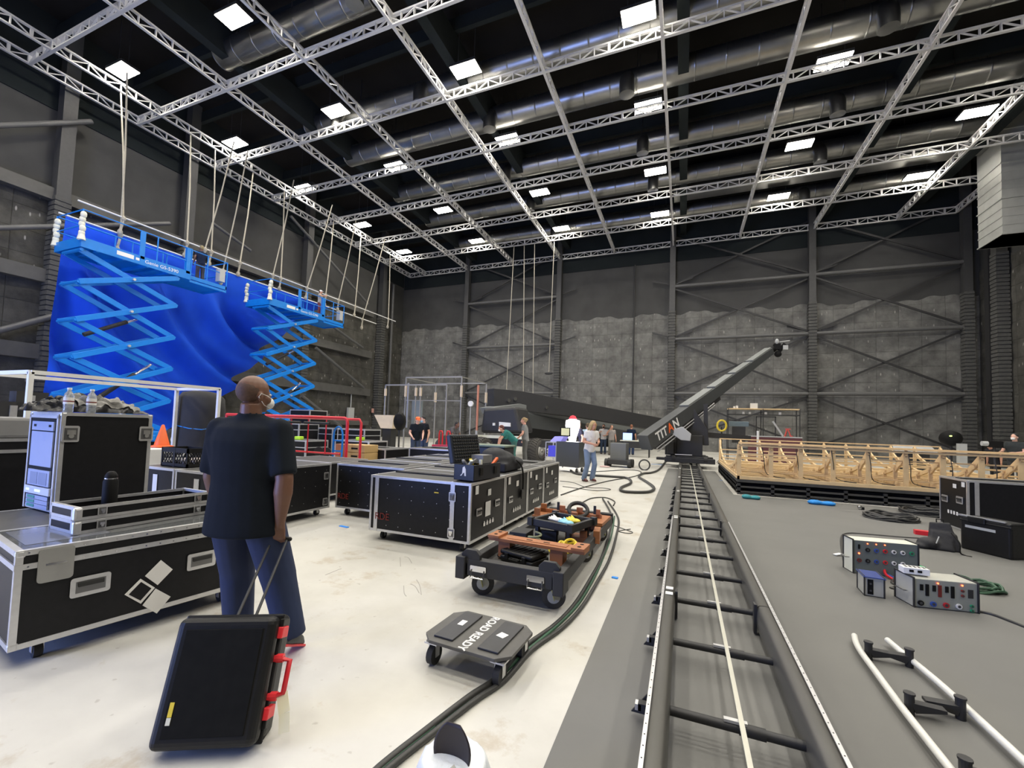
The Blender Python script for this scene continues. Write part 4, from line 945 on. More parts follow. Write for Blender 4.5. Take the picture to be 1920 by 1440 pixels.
g = G(962, 889, HT8); t = T('duffel_bag', 'black duffel bag slumped on the road cases, strap hanging down', 'bag', (-2.62, g.y*-2.62/g.x if False else 6.0, HT8))
m = MB(); m.sph((0, .0, .14), (.26, .36, .16), 14); m.sph((-.02, -.1, .22), (.2, .22, .12), 12); m.sph((.12, .22, .10), (.2, .25, .1), 12); m.box(-.2, .25, -.3, .35, .0, .12); remesh(m, 'bag_body', mat('black_nylon', (.012, .013, .016), .7, var=.3, scale=6, bump=.3), t, .02, 4)
m = MB(); m.tube(spl([(.1, .1, .2), (.30, .1, .12), (.365, .1, 0), (.372, .12, -.2), (.37, .1, -.36)], 5), .012, 6); m.build('strap', 'black', t); MB().box(.365, .385, .04, .18, -.42, -.28).build('strap_buckle', 'plastic', t, bevel=.008)
g = G(950, 862, HT8); t = T('tool_case', 'dark blue box with a green-trimmed grey lid behind the duffel bag', 'case', (-3.15, 6.75, HT8)); MB().box(-.4, .4, -.22, .22, 0, .30).build('box', 'navyplastic', t, bevel=.015); MB().box(-.42, .42, -.24, .24, .30, .335).build('lid', mat('green_grey_lid', (.17, .22, .17), .5), t, bevel=.01)
t = T('red_clamp_bar', 'red bar with black feet lying across the far road cases', 'bar', (-5.6, 9.95, .844)); m = MB(); m.bar((-.7, 0, .05), (.7, .15, .08), .1, .05); m.build('bar', 'red', t); m = MB(); m.prism([(-.12, 0), (.0, .14), (.12, 0)], .1, ML(-.1, .05, 0, (1, 0, 0), (0, 0, 1), (0, -1, 0))); m.prism([(-.12, 0), (.0, .14), (.12, 0)], .1, ML(.2, .05, 0, (1, 0, 0), (0, 0, 1), (0, -1, 0))); m.build('foot', 'black', t)
case('road_case', 'wide road case carrying the red bar, far side of the case group', 'road case', 2.2, 1.2, .83, (-5.6, 10.05), 0, r=.045, ls=.75, runners=1)
case('road_case', 'road case behind the green-lidded box', 'road case', 1.3, .9, .80, (-4.4, 8.9), 0, r=.045, ls=.75, runners=1)
case('road_case', 'road case with lid strips left of the red bar', 'road case', 1.3, 1.0, .80, (-7.6, 9.3), 0, r=.045, ls=.75, runners=1)
# ================================================================ FLAT DOLLY WITH PARTS
t = T('flat_dolly', 'low black timber flat dolly on big casters, loaded with grip parts', 'dolly', (-1.36, 3.36, 0), .0)
x0, x1, y1 = -.44, .47, 2.75
m = MB(); m.box(x0, x1, 0, .09, .19, .33); m.box(x0, x0+.08, 0, y1, .19, .30); m.box(x1-.08, x1, 0, y1, .19, .30); m.box(x0, x1, y1-.09, y1, .19, .33); m.box(x0-.03, x0+.06, -.03, .14, .16, .35); m.box(x1-.06, x1+.03, -.03, .14, .16, .35)
m.build('frame', 'steelblk', t, bevel=.008)
for x in (x0+.1, x1-.1):
    m = MB(); m.prism([(-.09, 0), (.09, 0), (.09, .05), (.05, .09), (-.05, .09), (-.09, .05)], .045, ML(x, .05, .32, (1, 0, 0), (0, 0, 1), (0, -1, 0))); m.build('end_block', 'steelblk', t, bevel=.006)
MB().box(x0+.08, x1-.08, .09, y1-.09, .20, .22).build('deck', mat('worn_dark_board', (.07, .07, .068), .7, var=.3), t)
for x in (-.26, .26):
    M0 = ML(x, -.003, .26, (1, 0, 0), (0, 0, 1), (0, -1, 0)); o = MB().prism(rrect(.15, .05, .008), .006, M0).build('handle_plate', 'chrome', t); MB().tube([(x-.06, -.01, .25), (x-.06, -.03, .19), (x+.06, -.03, .19), (x+.06, -.01, .25)], .008, 8).build('handle_bail', 'chrome', o)
def bigcaster(x, y, rz, r=.10):
    c = MB(); c.M = Matrix.Translation((x, y, 0)) @ Matrix.Rotation(rz, 4, 'Z'); c.bar((-.03, .0, .19), (-.03, .03, r-.02), .006, .06, up=(1, 0, 0)); c.bar((.03, 0, .19), (.03, .03, r-.02), .006, .06, up=(1, 0, 0)); c.box(-.05, .05, -.05, .05, .175, .19); q = c.build('caster', mat('yellowish_fork', (.45, .42, .12), .5), t)
    c = MB(); c.M = Matrix.Translation((x, y, 0)) @ Matrix.Rotation(rz, 4, 'Z'); c.lathe([(.03, -.02), (r-.02, -.022), (r, -.018), (r, .018), (r-.02, .022), (.03, .02)], 24, ML(0, .03, r, (0, 1, 0), (0, 0, 1), (1, 0, 0))); c.build('wheel', 'tyre', q, smooth=True)
    c = MB(); c.M = Matrix.Translation((x, y, 0)) @ Matrix.Rotation(rz, 4, 'Z'); c.cyl((-.026, .03, r), (.026, .03, r), r*.55, n=16); c.build('wheel_hub', 'greybox', q)
for x in (x0+.14, x1-.12):
    for y in (.12, 1.45, y1-.3): bigcaster(x, y, -1.15 if y < 1 else -.5)
def onboard(px, py, z): return G(px, py, z)
p = G(983, 1050, .24)
t = T('small_hard_case', 'small black hard case lying flat at the front of the flat dolly', 'case', (p.x+.0, p.y+.0, .225), -.30)
MB().box(-.19, .19, -.14, .14, 0, .06).build('base', 'plastic', t, bevel=.02, seg=3); m = MB(); m.box(-.19, .19, -.14, .14, .065, .11); l = m.build('lid', 'plastic', t, bevel=.02, seg=3)
m = MB()
for i in range(7): m.box(-.15+i*.05-.01, -.15+i*.05+.01, -.11, .11, .109, .115)
m.build('lid_ribs', 'plastic', l)
for x in (-.1, .1): MB().box(x-.02, x+.02, -.155, -.138, .035, .09).build('latch', 'plastic', t, bevel=.004)
MB().tube([(-.05, -.14, .05), (-.05, -.17, .05), (.05, -.17, .05), (.05, -.14, .05)], .008, 6).build('handle', 'plastic', t)
# orange grooved plank
def plank(a, b, w, z, name, label, legs=True):
    L = (b-a).length; t = T('wooden_plank', label, 'plank', (a.x, a.y, z), math.atan2((b-a).y, (b-a).x)); m = MB(); m.box(0, L, 0, w, .0, .03); m.box(0, .12, -.02, w+.02, .03, .055); m.box(L-.12, L, -.02, w+.02, .03, .055); m.box(.18, L-.18, .04, w-.04, .03, .036); m.build('board', 'woodred', t, bevel=.006)
    for x in (.06, L-.06):
        for y in (.04, w-.04): MB().cyl((x, y, .0551), (x, y, .057), .018, n=14).build('hole', 'black', t)
    for x in (L*.42, L*.6): MB().box(x-.03, x+.03, w*.4, w*.5, .036, .038).build('slot', 'black', t)
    if legs:
        for x in (.16, L*.72): MB().box(x-.06, x+.06, .02, w-.02, -(z-.225), 0).build('leg', 'woodred', t)
    return t
a, b = G(916, 1006, .42), G(1096, 1035, .42)
plank(a, b, .17, .39, 'p', 'orange-brown wooden plank bridging the front half of the flat dolly')
# rear notched timber block
a, b = G(1003, 955, .33), G(1152, 985, .33)
t = T('notched_timber', 'orange wooden block with notches at the back of the flat dolly', 'timber', (-1.82, 5.35, .305), -.04)
m = MB(); m.box(0, .92, -.02, .5, 0, .04); m.box(.05, .15, .1, .4, -.08, 0); m.box(.75, .85, .1, .4, -.08, 0)
for x in (.02, .28, .52, .75): m.box(x, x+.08, .0, .03, .04, .13); m.box(x, x+.08, .25, .28, .04, .15)
m.box(0, .85, .25, .28, .04, .09); m.box(.2, .85, 0, .03, .04, .08); m.build('block', 'woodred', t, bevel=.004)
m = MB(); m.lathe([(.11, -.02), (.15, -.02), (.15, .02), (.11, .02)], 22, ML(.42, .14, .17, (1, 0, 0), (0, 0, 1), (0, -1, 0))); w = m.build('x', 'rubber'); bpy.data.objects.remove(w)
MB().box(.3, .33, .1, .12, .04, .22).build('peg', 'steelblk', t); MB().box(.78, .81, .1, .12, .04, .22).build('peg', 'steelblk', t)
t = T('rubber_wheel', 'black rubber wheel propped between the notched timbers', 'wheel', (-1.25, 5.5, .50), .3); MB().tube([(.12*math.cos(a*PI/12), .12*math.sin(a*PI/12)*.75, .12*math.sin(a*PI/12)*.6-.06) for a in range(24)], .026, 8, closed=True).build('tyre', 'rubber', t, smooth=True)
t = T('timber_block', 'second orange notched timber at the rear right of the flat dolly', 'timber', (-1.22, 4.75, .225), .12); m = MB(); m.box(0, .38, 0, .22, 0, .05); m.box(0, .07, 0, .22, .05, .14); m.box(.16, .24, 0, .22, .05, .12); m.box(.31, .38, 0, .22, .05, .14); m.build('block', 'woodred', t, bevel=.004)
# black tray with gloves
c = G(1055, 975, .46)
t = T('parts_tray', 'square black tray holding white and blue gloves on the flat dolly', 'tray', (c.x, c.y, .40), -.28)
m = MB(); X, Y = .26, .26
m.box(-X, X, -Y, -Y+.04, 0, .08); m.box(-X, X, Y-.04, Y, 0, .08); m.box(-X, -X+.04, -Y, Y, 0, .08); m.box(X-.04, X, -Y, Y, 0, .08); m.box(-X, X, -Y, Y, 0, .015); m.build('tray', 'steelblk', t, bevel=.006)
for x, y in ((-X, -Y), (X, -Y), (-X, Y), (X, Y)): MB().cbox((x*.98, y*.98, .05), (.06, .06, .085)).build('corner_plate', 'steelblk', t)
for x in (-.2, .2):
    for y in (-.2, .2): MB().box(x-.02, x+.02, y-.02, y+.02, -.175, 0).build('leg', 'steelblk', t)
for nm, lb2, mm, px, py in (('glove', 'white work glove in the black tray', 'paper', -.06, .02), ('glove', 'pale blue cloth glove in the black tray', mat('pale_blue_cloth', (.3, .6, .72), .8), .1, -.03), ('glove', 'yellow and black work glove in the black tray', 'yellow', .1, .12)):
    cc = t.matrix_basis @ Vector((px, py, .016)); q = T(nm, lb2, 'glove', cc, rr.uniform(0, 2)); m = MB(); m.sph((0, 0, .03), (.05, .06, .028), 10)
    for k in range(4): m.cyl((-.03+k*.02, .03, .03), (-.045+k*.03, .12-.01*abs(k-1), .035+.01*k), .012, n=6, ball=True)
    m.cyl((.03, 0, .03), (.08, .03, .02), .014, n=6, ball=True); remesh(m, 'glove_body', mm, q, .006, 2)
c = G(1075, 1008, .26)
t = T('ratchet_strap', 'tangled yellow ratchet strap on the flat dolly behind the plank', 'strap', (-1.13, 4.28, .225)); m = MB()
for k in range(4):
    pts = [(.13*math.cos(a*.7+k)*(1-.12*k)+.03*k, .10*math.sin(a*.7+k), .03+.025*k+.02*math.sin(a*1.9)) for a in range(10)]
    m.tube(spl(pts, 4), .014, 5)
m.build('strap', 'yellow', t); MB().box(-.12, -.02, -.02, .03, .06, .09).build('ratchet', 'steelblk', t)
t = T('bracket_pile', 'black metal brackets and coiled webbing beneath the tray on the dolly', 'bracket', (-1.58, 4.5, .225)); m = MB(); m.box(-.2, 0, -.05, .2, 0, .1); m.box(.05, .3, .1, .16, 0, .12); m.build('bracket', 'steelblk', t, bevel=.005); MB().tube(spl([(.1+.07*math.cos(a), -.05+.05*math.sin(a), .04+.01*a) for a in range(9)], 3), .012, 6).build('webbing', mat('olive_webbing', (.25, .27, .16), .8), t)
t = T('foil_strip', 'crumpled shiny strip standing at the front left of the flat dolly', 'strip', (-1.66, 3.86, .225)); MB().tube(spl([(0, .1, .22), (-.01, .06, .12), (.03, .02, .06), (.02, -.03, .02), (.08, -.05, .01)], 4), .01, 6).build('strip', 'chrome', t)
# ================================================================ ROAD READY DOLLY
P4 = [G(*q, .175) for q in ((803, 1192), (850, 1143), (998, 1180), (955, 1238))]
c = (P4[0]+P4[1]+P4[2]+P4[3])/4; ax = (P4[2]-P4[1]).normalized(); rz = math.atan2(ax.y, ax.x)
t = T('furniture_dolly', 'small square black dolly reading ROAD READY on the concrete floor', 'dolly', (c.x, c.y, 0), rz)
w_, d_ = .60, .47; X, Y, k_ = w_/2, d_/2, .075
MB().prism([(-X+k_, -Y), (X-k_, -Y), (X, -Y+k_), (X, Y-k_), (X-k_, Y), (-X+k_, Y), (-X, Y-k_), (-X, -Y+k_)], .02, ML(0, 0, .155, (1, 0, 0), (0, 1, 0), (0, 0, 1))).build('board', mat('worn_grey_board', (.085, .083, .078), .55, var=.3, scale=12), t, bevel=.003)
for x in (-.155, .155): MB().box(x-.068, x+.068, -Y+.05, Y-.04, .175, .187).build('rubber_pad', mat('dark_pad', (.035, .036, .04), .45, var=.3), t, bevel=.003)
text('ROAD READY', .077, 'white', ML(.0, .0, .1755, (0, -1, 0), (1, 0, 0), (0, 0, 1)), 'lettering', t, .0005, bold=.002)
MB().prism([(-.035, -.02), (.02, -.035), (.035, .02), (-.02, .035)], .001, ML(.155, .01, .1875, (1, 0, 0), (0, 1, 0), (0, 0, 1))).build('sticker', 'white', t)
MB().box(-.17, -.13, -.0, .07, .1875, .1885).build('sticker', 'white', t)
for x in (-X+.07, X-.07):
    for y in (-Y+.07, Y-.07): caster(t, x, y, .06)
# ================================================================ CABLES
def cable(name, label, pts, r, m='cable', k=6, cat='cable', group=None, z=None):
    P = [G(px, py, r) for px, py in pts]; o = P[0].copy(); t = T(name, label, cat, (o.x, o.y, 0), 0, group)
    MB().tube(spl([q-Vector((o.x, o.y, 0)) for q in P], k), r, 8).build('cable', m, t, smooth=True); return t
bp_ = [(640, 1510), (710, 1440), (800, 1368), (880, 1306), (935, 1268), (985, 1212), (1040, 1172), (1078, 1132), (1107, 1085), (1130, 1042), (1142, 1000), (1146, 965), (1130, 935)]
cable('power_cable', 'thick black cable snaking past the small dolly, left of the bundle', bp_, .017, group=None)
cable('power_cable', 'thick black cable snaking past the small dolly, right of the bundle', [(x+13, y+6) for x, y in bp_[:-1]]+[(1140, 940)], .016)
cable('ground_cable', 'green and black cable twisted within the bundle past the small dolly', [(650, 1506), (722, 1436), (806, 1368), (886, 1304), (943, 1262), (986, 1222), (1046, 1172), (1086, 1130), (1113, 1085), (1128, 1052), (1146, 1005), (1152, 968)], .012, mat('green_black_cable', (.03, .09, .05), .5, var=.6, scale=3))
cable('power_cable', 'long thick cable looping across the floor near the crane', [(1070, 882), (1085, 889), (1140, 893), (1175, 896), (1183, 905), (1165, 914), (1168, 921), (1200, 923), (1220, 921), (1226, 914), (1212, 903), (1198, 894), (1205, 888), (1222, 886), (1236, 880), (1246, 868), (1252, 862)], .035)
cable('signal_cable', 'thin cable running from the cases towards the crane', [(1052, 928), (1090, 915), (1140, 902), (1190, 893), (1202, 885), (1180, 881), (1120, 884), (1095, 883)], .014)
cable('signal_cable', 'thin looping cable on the floor right of the case row', [(1050, 902), (1075, 905), (1100, 914), (1130, 915), (1145, 918), (1120, 920), (1085, 916), (1055, 912)], .008)
cable('signal_cable', 'thin cable arcing behind the flat dolly', [(1092, 942), (1110, 934), (1135, 933), (1152, 940), (1150, 948)], .012)
cable('signal_cable', 'thin wire curled on the floor right of the flat dolly', [(1150, 985), (1170, 992), (1186, 998), (1178, 1000), (1160, 996), (1182, 992)], .006)
p = G(1208, 882, 0); t = T('cable_loop', 'small standing loop of cable beside the crane track', 'cable', (p.x, p.y, 0)); MB().tube([(.19*math.cos(a*PI/10), .02, .2+.19*math.sin(a*PI/10)) for a in range(20)], .028, 8, closed=True).build('cable', 'cable', t, smooth=True)
def coil(label, px, py, R, n, r, m='cable', z=0):
    p = G(px, py, 0); t = T('cable_coil', label, 'cable', (p.x, p.y, 0)); g = random.Random(int(px)); mb = MB()
    for k in range(n):
        a0 = g.random()*6; RR = R*(.74+.26*g.random()); ox, oy = g.uniform(-.05, .05)*R, g.uniform(-.05, .05)*R; zz = r+g.random()*n*r*.55
        mb.tube([(ox+RR*math.cos(a0+i*PI/14), oy+RR*.9*math.sin(a0+i*PI/14), max(r, zz+.02*math.sin(i*.9+k))) for i in range(28)], r, 6, closed=True)
    mb.build('coil', m, t, smooth=True); return t
coil('large coil of black cable on the mat in front of the wooden frame', 1670, 974, .40, 11, .016)
coil('second coil of black cable partly behind the right road case', 1737, 965, .42, 8, .016)
coil('coil of green and black cable behind the nearest power box', 1822, 1102, .24, 7, .012, mat('green_black_cable'))
cable('power_cable', 'black cable leaving the lower right power box to the picture edge', [(1832, 1146), (1860, 1152), (1895, 1165), (1945, 1185)], .014)
cable('power_cable', 'black cable arcing from the far power box to the backpack', [(1582, 1052), (1577, 1010), (1590, 1000), (1640, 1003), (1700, 1008), (1740, 1010)], .012)
# ================================================================ POWER BOXES
def gbox(bl, br, tl, depth, name, label, cat, facemat, sidemat):
    P, Q = G(*bl), G(*br); e = Q-P; L = e.length; e.normalize(); n = Vector((e.y, -e.x, 0)); h = RP(*tl, P, n).z
    t = T(name, label, cat, (P.x, P.y, 0), math.atan2(e.y, e.x)); MB().box(0, L, .006, depth, .012, h).build('body', sidemat, t, bevel=.003); MB().box(.004, L-.004, 0, .006, .016, h-.004).build('front_panel', facemat, t)
    for x in (-.006, L-.002):
        m = MB(); m.box(x, x+.008, -.012, .006, 0, h+.01); m.box(x, x+.008, depth-.006, depth+.012, 0, h+.01); m.box(x, x+.008, -.01, depth+.01, h, h+.012); m.box(x, x+.008, -.01, depth+.01, 0, .012); m.build('side_frame', 'steelblk', t)
    m = MB()
    for x, y in ((.03, .03), (L-.03, .03), (.03, depth-.03), (L-.03, depth-.03)): m.cyl((x, y, 0), (x, y, .012), .012, n=8)
    m.build('feet', 'rubber', t); return t, L, h
def sock(t, x, z, r, m, ring=True):
    o = MB().cyl((x, 0, z), (x, -.012, z), r, n=16).build('socket', m, t)
    MB().cyl((x, -.0121, z), (x, -.013, z), r*.55, n=12).build('socket_face', mat('socket_dark', (.05, .05, .05), .6), o)
navy = mat('navy_socket', (.03, .08, .35), .4)
t, L, h = gbox((1600, 1076), (1722, 1088), (1599, 1012), .20, 'power_box', 'power distribution box with coloured round sockets, farthest of three', 'power box', mat('dark_green_panel', (.13, .15, .14), .45), 'cream')
for i, mm in enumerate((None, 'black', navy, 'red', 'paper', 'paper', mat('green_socket', (.02, .25, .12), .5))):
    x = L*(.09+.135*i)
    if mm:
        sock(t, x, h*.74, .021, mm); 
        if i < 6: sock(t, x, h*.42, .021, mm)
    if i in (1, 2, 3): MB().cyl((x, -.001, h*.92), (x, -.007, h*.92), .006, n=10).build('indicator_light', 'led', t)
    if i == 0: sock(t, x, h*.42, .020, 'reddull'); MB().cyl((x, -.001, h*.62), (x, -.007, h*.62), .008, n=10).build('indicator_light', 'led', t); MB().box(x-.008, x+.008, -.008, 0, h*.75, h*.88).build('switch', 'black', t)
MB().tube([(-.01, .05, h*.45), (-.05, .05, h*.45), (-.05, .15, h*.45), (-.01, .15, h*.45)], .006, 6).build('handle', 'chrome', t)
t, L, h = gbox((1714, 1140), (1834, 1152), (1711, 1084), .24, 'power_box', 'silver power box with slots and big round sockets, nearest of three', 'power box', mat('silver_panel', (.34, .36, .33), .4, .4), 'metalbox')
for i in range(3):
    x = L*(.12+.2*i); MB().box(x-.012, x+.012, -.006, 0, h*.62, h*.82).build('slot', 'black', t); MB().box(x+.03, x+.055, -.006, 0, h*.45, h*.84).build('slot', 'reddull' if i == 1 else 'black', t)
for i, mm in enumerate(('black', navy, mat('red_socket', (.45, .02, .03), .4), 'paper')): sock(t, L*(.1+.2*i), h*.2, .022, mm)
for z in (.1, .25): sock(t, L*.9, h*z, .013, mat('green_socket'))
for x in (.38, .76): MB().cyl((L*x, -.001, h*.9), (L*x, -.007, h*.9), .006, n=10).build('indicator_light', 'led', t)
sock(t, L*.76, h*.72, .011, 'reddull'); sock(t, L*.76, h*.56, .011, 'reddull'); MB().box(L*.85, L*.93, -.003, 0, h*.5, h*.78).build('breaker_group', 'steelblk', t)
MB().tube([(-.01, .06, h*.5), (-.04, .06, h*.5), (-.04, .18, h*.5), (-.01, .18, h*.5)], .006, 6).build('handle', 'chrome', t)
nb = t; hb = h
t2 = T('junction_box', 'small white box with black markings on top of the nearest power box', 'box', (0, 0, 0)); c = RP(1717, 1076, (0, 0, hb+.012), (0, 0, 1)); t2.location = (c.x, c.y+.02, hb+.012); t2.rotation_euler = (0, 0, nb.rotation_euler.z-.15)
MB().box(-.10, .09, -.05, .05, 0, .055).build('box', 'white', t2, bevel=.003)
m = MB()
for k in range(5): m.box(-.075+k*.033, -.055+k*.033, -.02, .03, .055, .0558)
m.build('top_marks', 'black', t2); m = MB(); m.box(-.06, -.03, -.056, -.05, .02, .04); t2b = m.build('switch', 'black', t2); MB().box(.0, .03, -.056, -.05, .02, .04).build('switch', 'black', t2)
t, L, h = gbox((1621, 1118), (1658, 1124), (1619, 1081), .22, 'power_box', 'small metal power box with blue top, smallest of three', 'power box', 'metalbox', 'metalbox')
MB().box(-.012, L+.012, -.02, .23, h, h+.008).build('blue_lid', 'boxblue', t); sock(t, L*.3, h*.35, .016, 'black'); sock(t, L*.3, h*.7, .016, 'black'); MB().box(L*.15, L*.45, -.004, 0, h*.15, h*.9).build('socket_plate', 'black', t)
def loose(name, label, pts, r, m):
    P = [G(*q[:2], q[2]) for q in pts]; t = T(name, label, 'cable', (P[0].x, P[0].y, 0)); MB().tube(spl([p-Vector((P[0].x, P[0].y, 0)) for p in P], 5), r, 7).build('cable', m, t, smooth=True)
loose('power_lead', 'blue power lead hanging from the far power box sockets', [(1643, 1048, .1), (1648, 1062, .08), (1655, 1070, .05), (1665, 1078, .03), (1680, 1085, .02)], .013, navy)
loose('power_lead', 'red power lead hanging from the far power box sockets', [(1658, 1052, .1), (1658, 1066, .08), (1662, 1078, .04), (1680, 1088, .02), (1692, 1090, .02)], .013, 'red')
loose('power_lead', 'tangled dark leads between the power boxes', [(1668, 1060, .08), (1690, 1072, .05), (1672, 1092, .02), (1700, 1100, .015), (1670, 1102, .015), (1698, 1108, .015)], .012, 'cable')
loose('power_lead', 'green lead over the top of the far power box', [(1700, 1046, .12), (1712, 1050, .1), (1722, 1060, .03), (1735, 1065, .02)], .012, mat('bright_green', (.03, .4, .15), .5))
p = G(1571, 1043); t = T('paper_tag', 'small crumpled white tag on the mat left of the far power box', 'tag', (p.x, p.y, 0)); m = MB(); m.bar((-.04, -.02, .02), (.04, .03, .03), .05, .01); m.build('tag', 'white', t)
# ================================================================ RIGHT CASES
Rc = case('road_case', 'black road case with silver edges and a lime label at the right edge', 'road case', 1.9, .82, .85, (5.27, 9.72), 0, r=.0, cast=False, handles=(('-x', .62, .50), ('-x', .18, .47)), vseams=(('-y', .12),), labels=(('-x', .72, .77, .09, .08, 'paper'), ('-x', .48, .72, .10, .07, 'paper'), ('-y', 1.0, .62, .28, .12, 'lime')), runners=1)
m = MB(); m.M = fm(1.9, .82, '-x', .4, .26, .003)
for i in range(4): m.box(-.14+i*.085, -.09+i*.085, -.03, .03, 0, .002)
m.build('handling_symbols', 'paper', Rc)
p = G(1800, 1028); q = G(1897, 1052); e_ = (q-p); L = e_.length; e_.normalize()
t = T('hard_case', 'black hard case standing on the mat before the right road case', 'case', (p.x, p.y, 0), math.atan2(e_.y, e_.x)); MB().box(0, L, 0, .28, 0, .46).build('body', 'plastic', t, bevel=.03, seg=3); MB().box(-.005, L+.005, -.005, .285, .39, .42).build('lid_seam', 'plastic', t, bevel=.01); MB().box(L*.12, L*.72, -.004, 0, .31, .345).build('pale_label', 'greybox', t); MB().box(.1, .3, -.02, 0, .39, .47).build('latch', 'plastic', t, bevel=.01); MB().box(-.02, L*.9, .0, .03, .455, .475).build('lid_rim', 'alu', t)
p = G(1772, 1034); t = T('backpack', 'black backpack slumped against the hard case on the mat', 'backpack', (p.x-.02, p.y+.05, 0), -.3); m = MB(); m.bar((.03, .06, .0), (.0, .1, .36), .32, .18, up=(0, 1, 0), w2=.20, h2=.10); m.bar((.0, -.03, .0), (.0, .04, .24), .26, .12, up=(0, 1, 0), w2=.20, h2=.06); m.sph((-.13, -.03, .08), (.12, .1, .08), 12); m.sph((-.20, -.08, .04), (.09, .07, .04), 10); m.bar((.15, .03, 0), (.12, .06, .22), .08, .12, up=(0, 1, 0)); remesh(m, 'bag_body', mat('grey_black_nylon', (.022, .022, .024), .75, var=.4, scale=9, bump=.4), t, .014, 4); MB().bar((-.03, -.12, .2), (-.06, -.15, .11), .012, .006).build('zip', 'greybox', t); MB().tube([(-.03, .1, .34), (-.03, .12, .40), (.04, .12, .40), (.04, .1, .34)], .008, 6).build('top_loop', 'black', t); MB().tube(spl([(.1, -.02, .25), (.16, -.14, .15), (.16, -.16, .04), (.2, -.17, .01), (.26, -.2, .01)], 4), .009, 6).build('strap', 'black', t)
p = G(1716, 1003); t = T('red_bar', 'red rectangular bar lying on the mat behind the backpack', 'bar', (p.x, p.y, 0), -.15); MB().box(0, .45, 0, .1, 0, .075).build('bar', 'red', t, bevel=.005)
for nm, lb2, mm, px, py, w_ in (('sandbag', 'teal bag lying at the left front corner of the deck', 'teal', 1408, 936, .34), ('sandbag', 'bright blue bag lying in front of the deck', 'blue2', 1540, 947, .46)):
    p = G(px, py); t = T(nm, lb2, 'bag', (p.x, p.y, 0)); m = MB(); m.sph((-w_*.25, 0, .05), (w_*.32, .12, .055), 12); m.sph((w_*.28, 0, .045), (w_*.3, .12, .05), 12); m.sph((0, 0, .04), (w_*.3, .09, .04), 10); remesh(m, 'bag_body', mm, t, .014, 2)
p = G(1612, 956); t = T('small_lamp', 'tiny chrome light on the mat before the deck', 'lamp', (p.x, p.y, 0)); MB().sph((0, 0, .05), .045, 10).build('head', 'chrome', t); MB().cyl((.05, 0, 0), (.05, 0, .06), .03, n=8).build('base', 'black', t)
for k, (px, py, w_) in enumerate(((645, 988, .16), (1153, 1084, .06), (1232, 871, .5), (1352, 901, .1))):
    p = G(px, py); t = T('tape_mark', 'blue tape strip on the floor, %s' % ['under the stencilled road case', 'between cable and mat', 'left of the crane base', 'right of the far track'][k], 'tape', (p.x, p.y, 0), -.1); MB().box(-w_/2, w_/2, -.02, .02, .0085 if k == 3 else .0, .010).build('strip', 'tape', t)
# scuffs, cracks drawn by wheels on the concrete
t = T('floor_marks', 'grey scrawled marks on the concrete left of the flat dolly', 'marks', (-2.3, 3.0, .0)); sc = mat('scuff', (.33, .32, .29), .8)
def sq(pts):
    P = [G(*q, .001)-Vector((-2.3, 3.0, 0)) for q in pts]; m = MB(); s_ = spl(P, 5)
    for a, b in zip(s_, s_[1:]): m.bar(a, b, .006, .0015)
    m.build('mark', sc, t)
for pts in (((757, 1098), (758, 1112), (762, 1118)), ((770, 1095), (779, 1100), (786, 1112)), ((781, 1087), (787, 1098), (790, 1115)), ((750, 1045), (751, 1062)), ((758, 1044), (766, 1046), (772, 1056)), ((610, 1078), (640, 1066))): sq(pts)
# ================================================================ TUBES WITH BRACKETS
def tube2(pts, label, brs):
    P = [G(*q, .05) for q in pts]; o = P[0]; t = T('rail_tube', label, 'tube', (o.x, o.y, 0)); MB().tube(spl([p-Vector((o.x, o.y, 0)) for p in P], 5), .019, 14).build('tube', mat('white_tube', (.68, .68, .64), .35), t, smooth=True)
    for px, py, s in brs:
        p = G(px, py, .05)-Vector((o.x, o.y, 0)); b = MB(); b.cyl((p.x+s*.03, p.y, .0), (p.x+s*.03, p.y, .115), .022, n=12); q = b.build('bracket_post', 'steelblk', t)
        m = MB(); m.prism([(0, .05), (s*.15, .045), (s*.15, .03), (s*.02, .0)][::(1 if s > 0 else -1)], .05, ML(p.x+s*.03, p.y+.03, .03, (1, 0, 0), (0, 0, 1), (0, -1, 0))); m.build('bracket_foot', 'steelblk', q); MB().cyl((p.x+s*.03, p.y, .115), (p.x+s*.03, p.y, .125), .026, n=12).build('bolt_head', 'steelblk', q)
tube2([(1602, 1192), (1606, 1207), (1617, 1226), (1640, 1257), (1690, 1325), (1745, 1395), (1820, 1490)], 'left white metal tube with black bracket feet lying on the mat', [(1618, 1222, 1), (1692, 1322, 1), (1793, 1450, 1)])
tube2([(1664, 1200), (1690, 1222), (1760, 1280), (1850, 1362), (1960, 1465)], 'right white metal tube with black bracket feet lying on the mat', [(1716, 1240, -1), (1815, 1336, -1)])
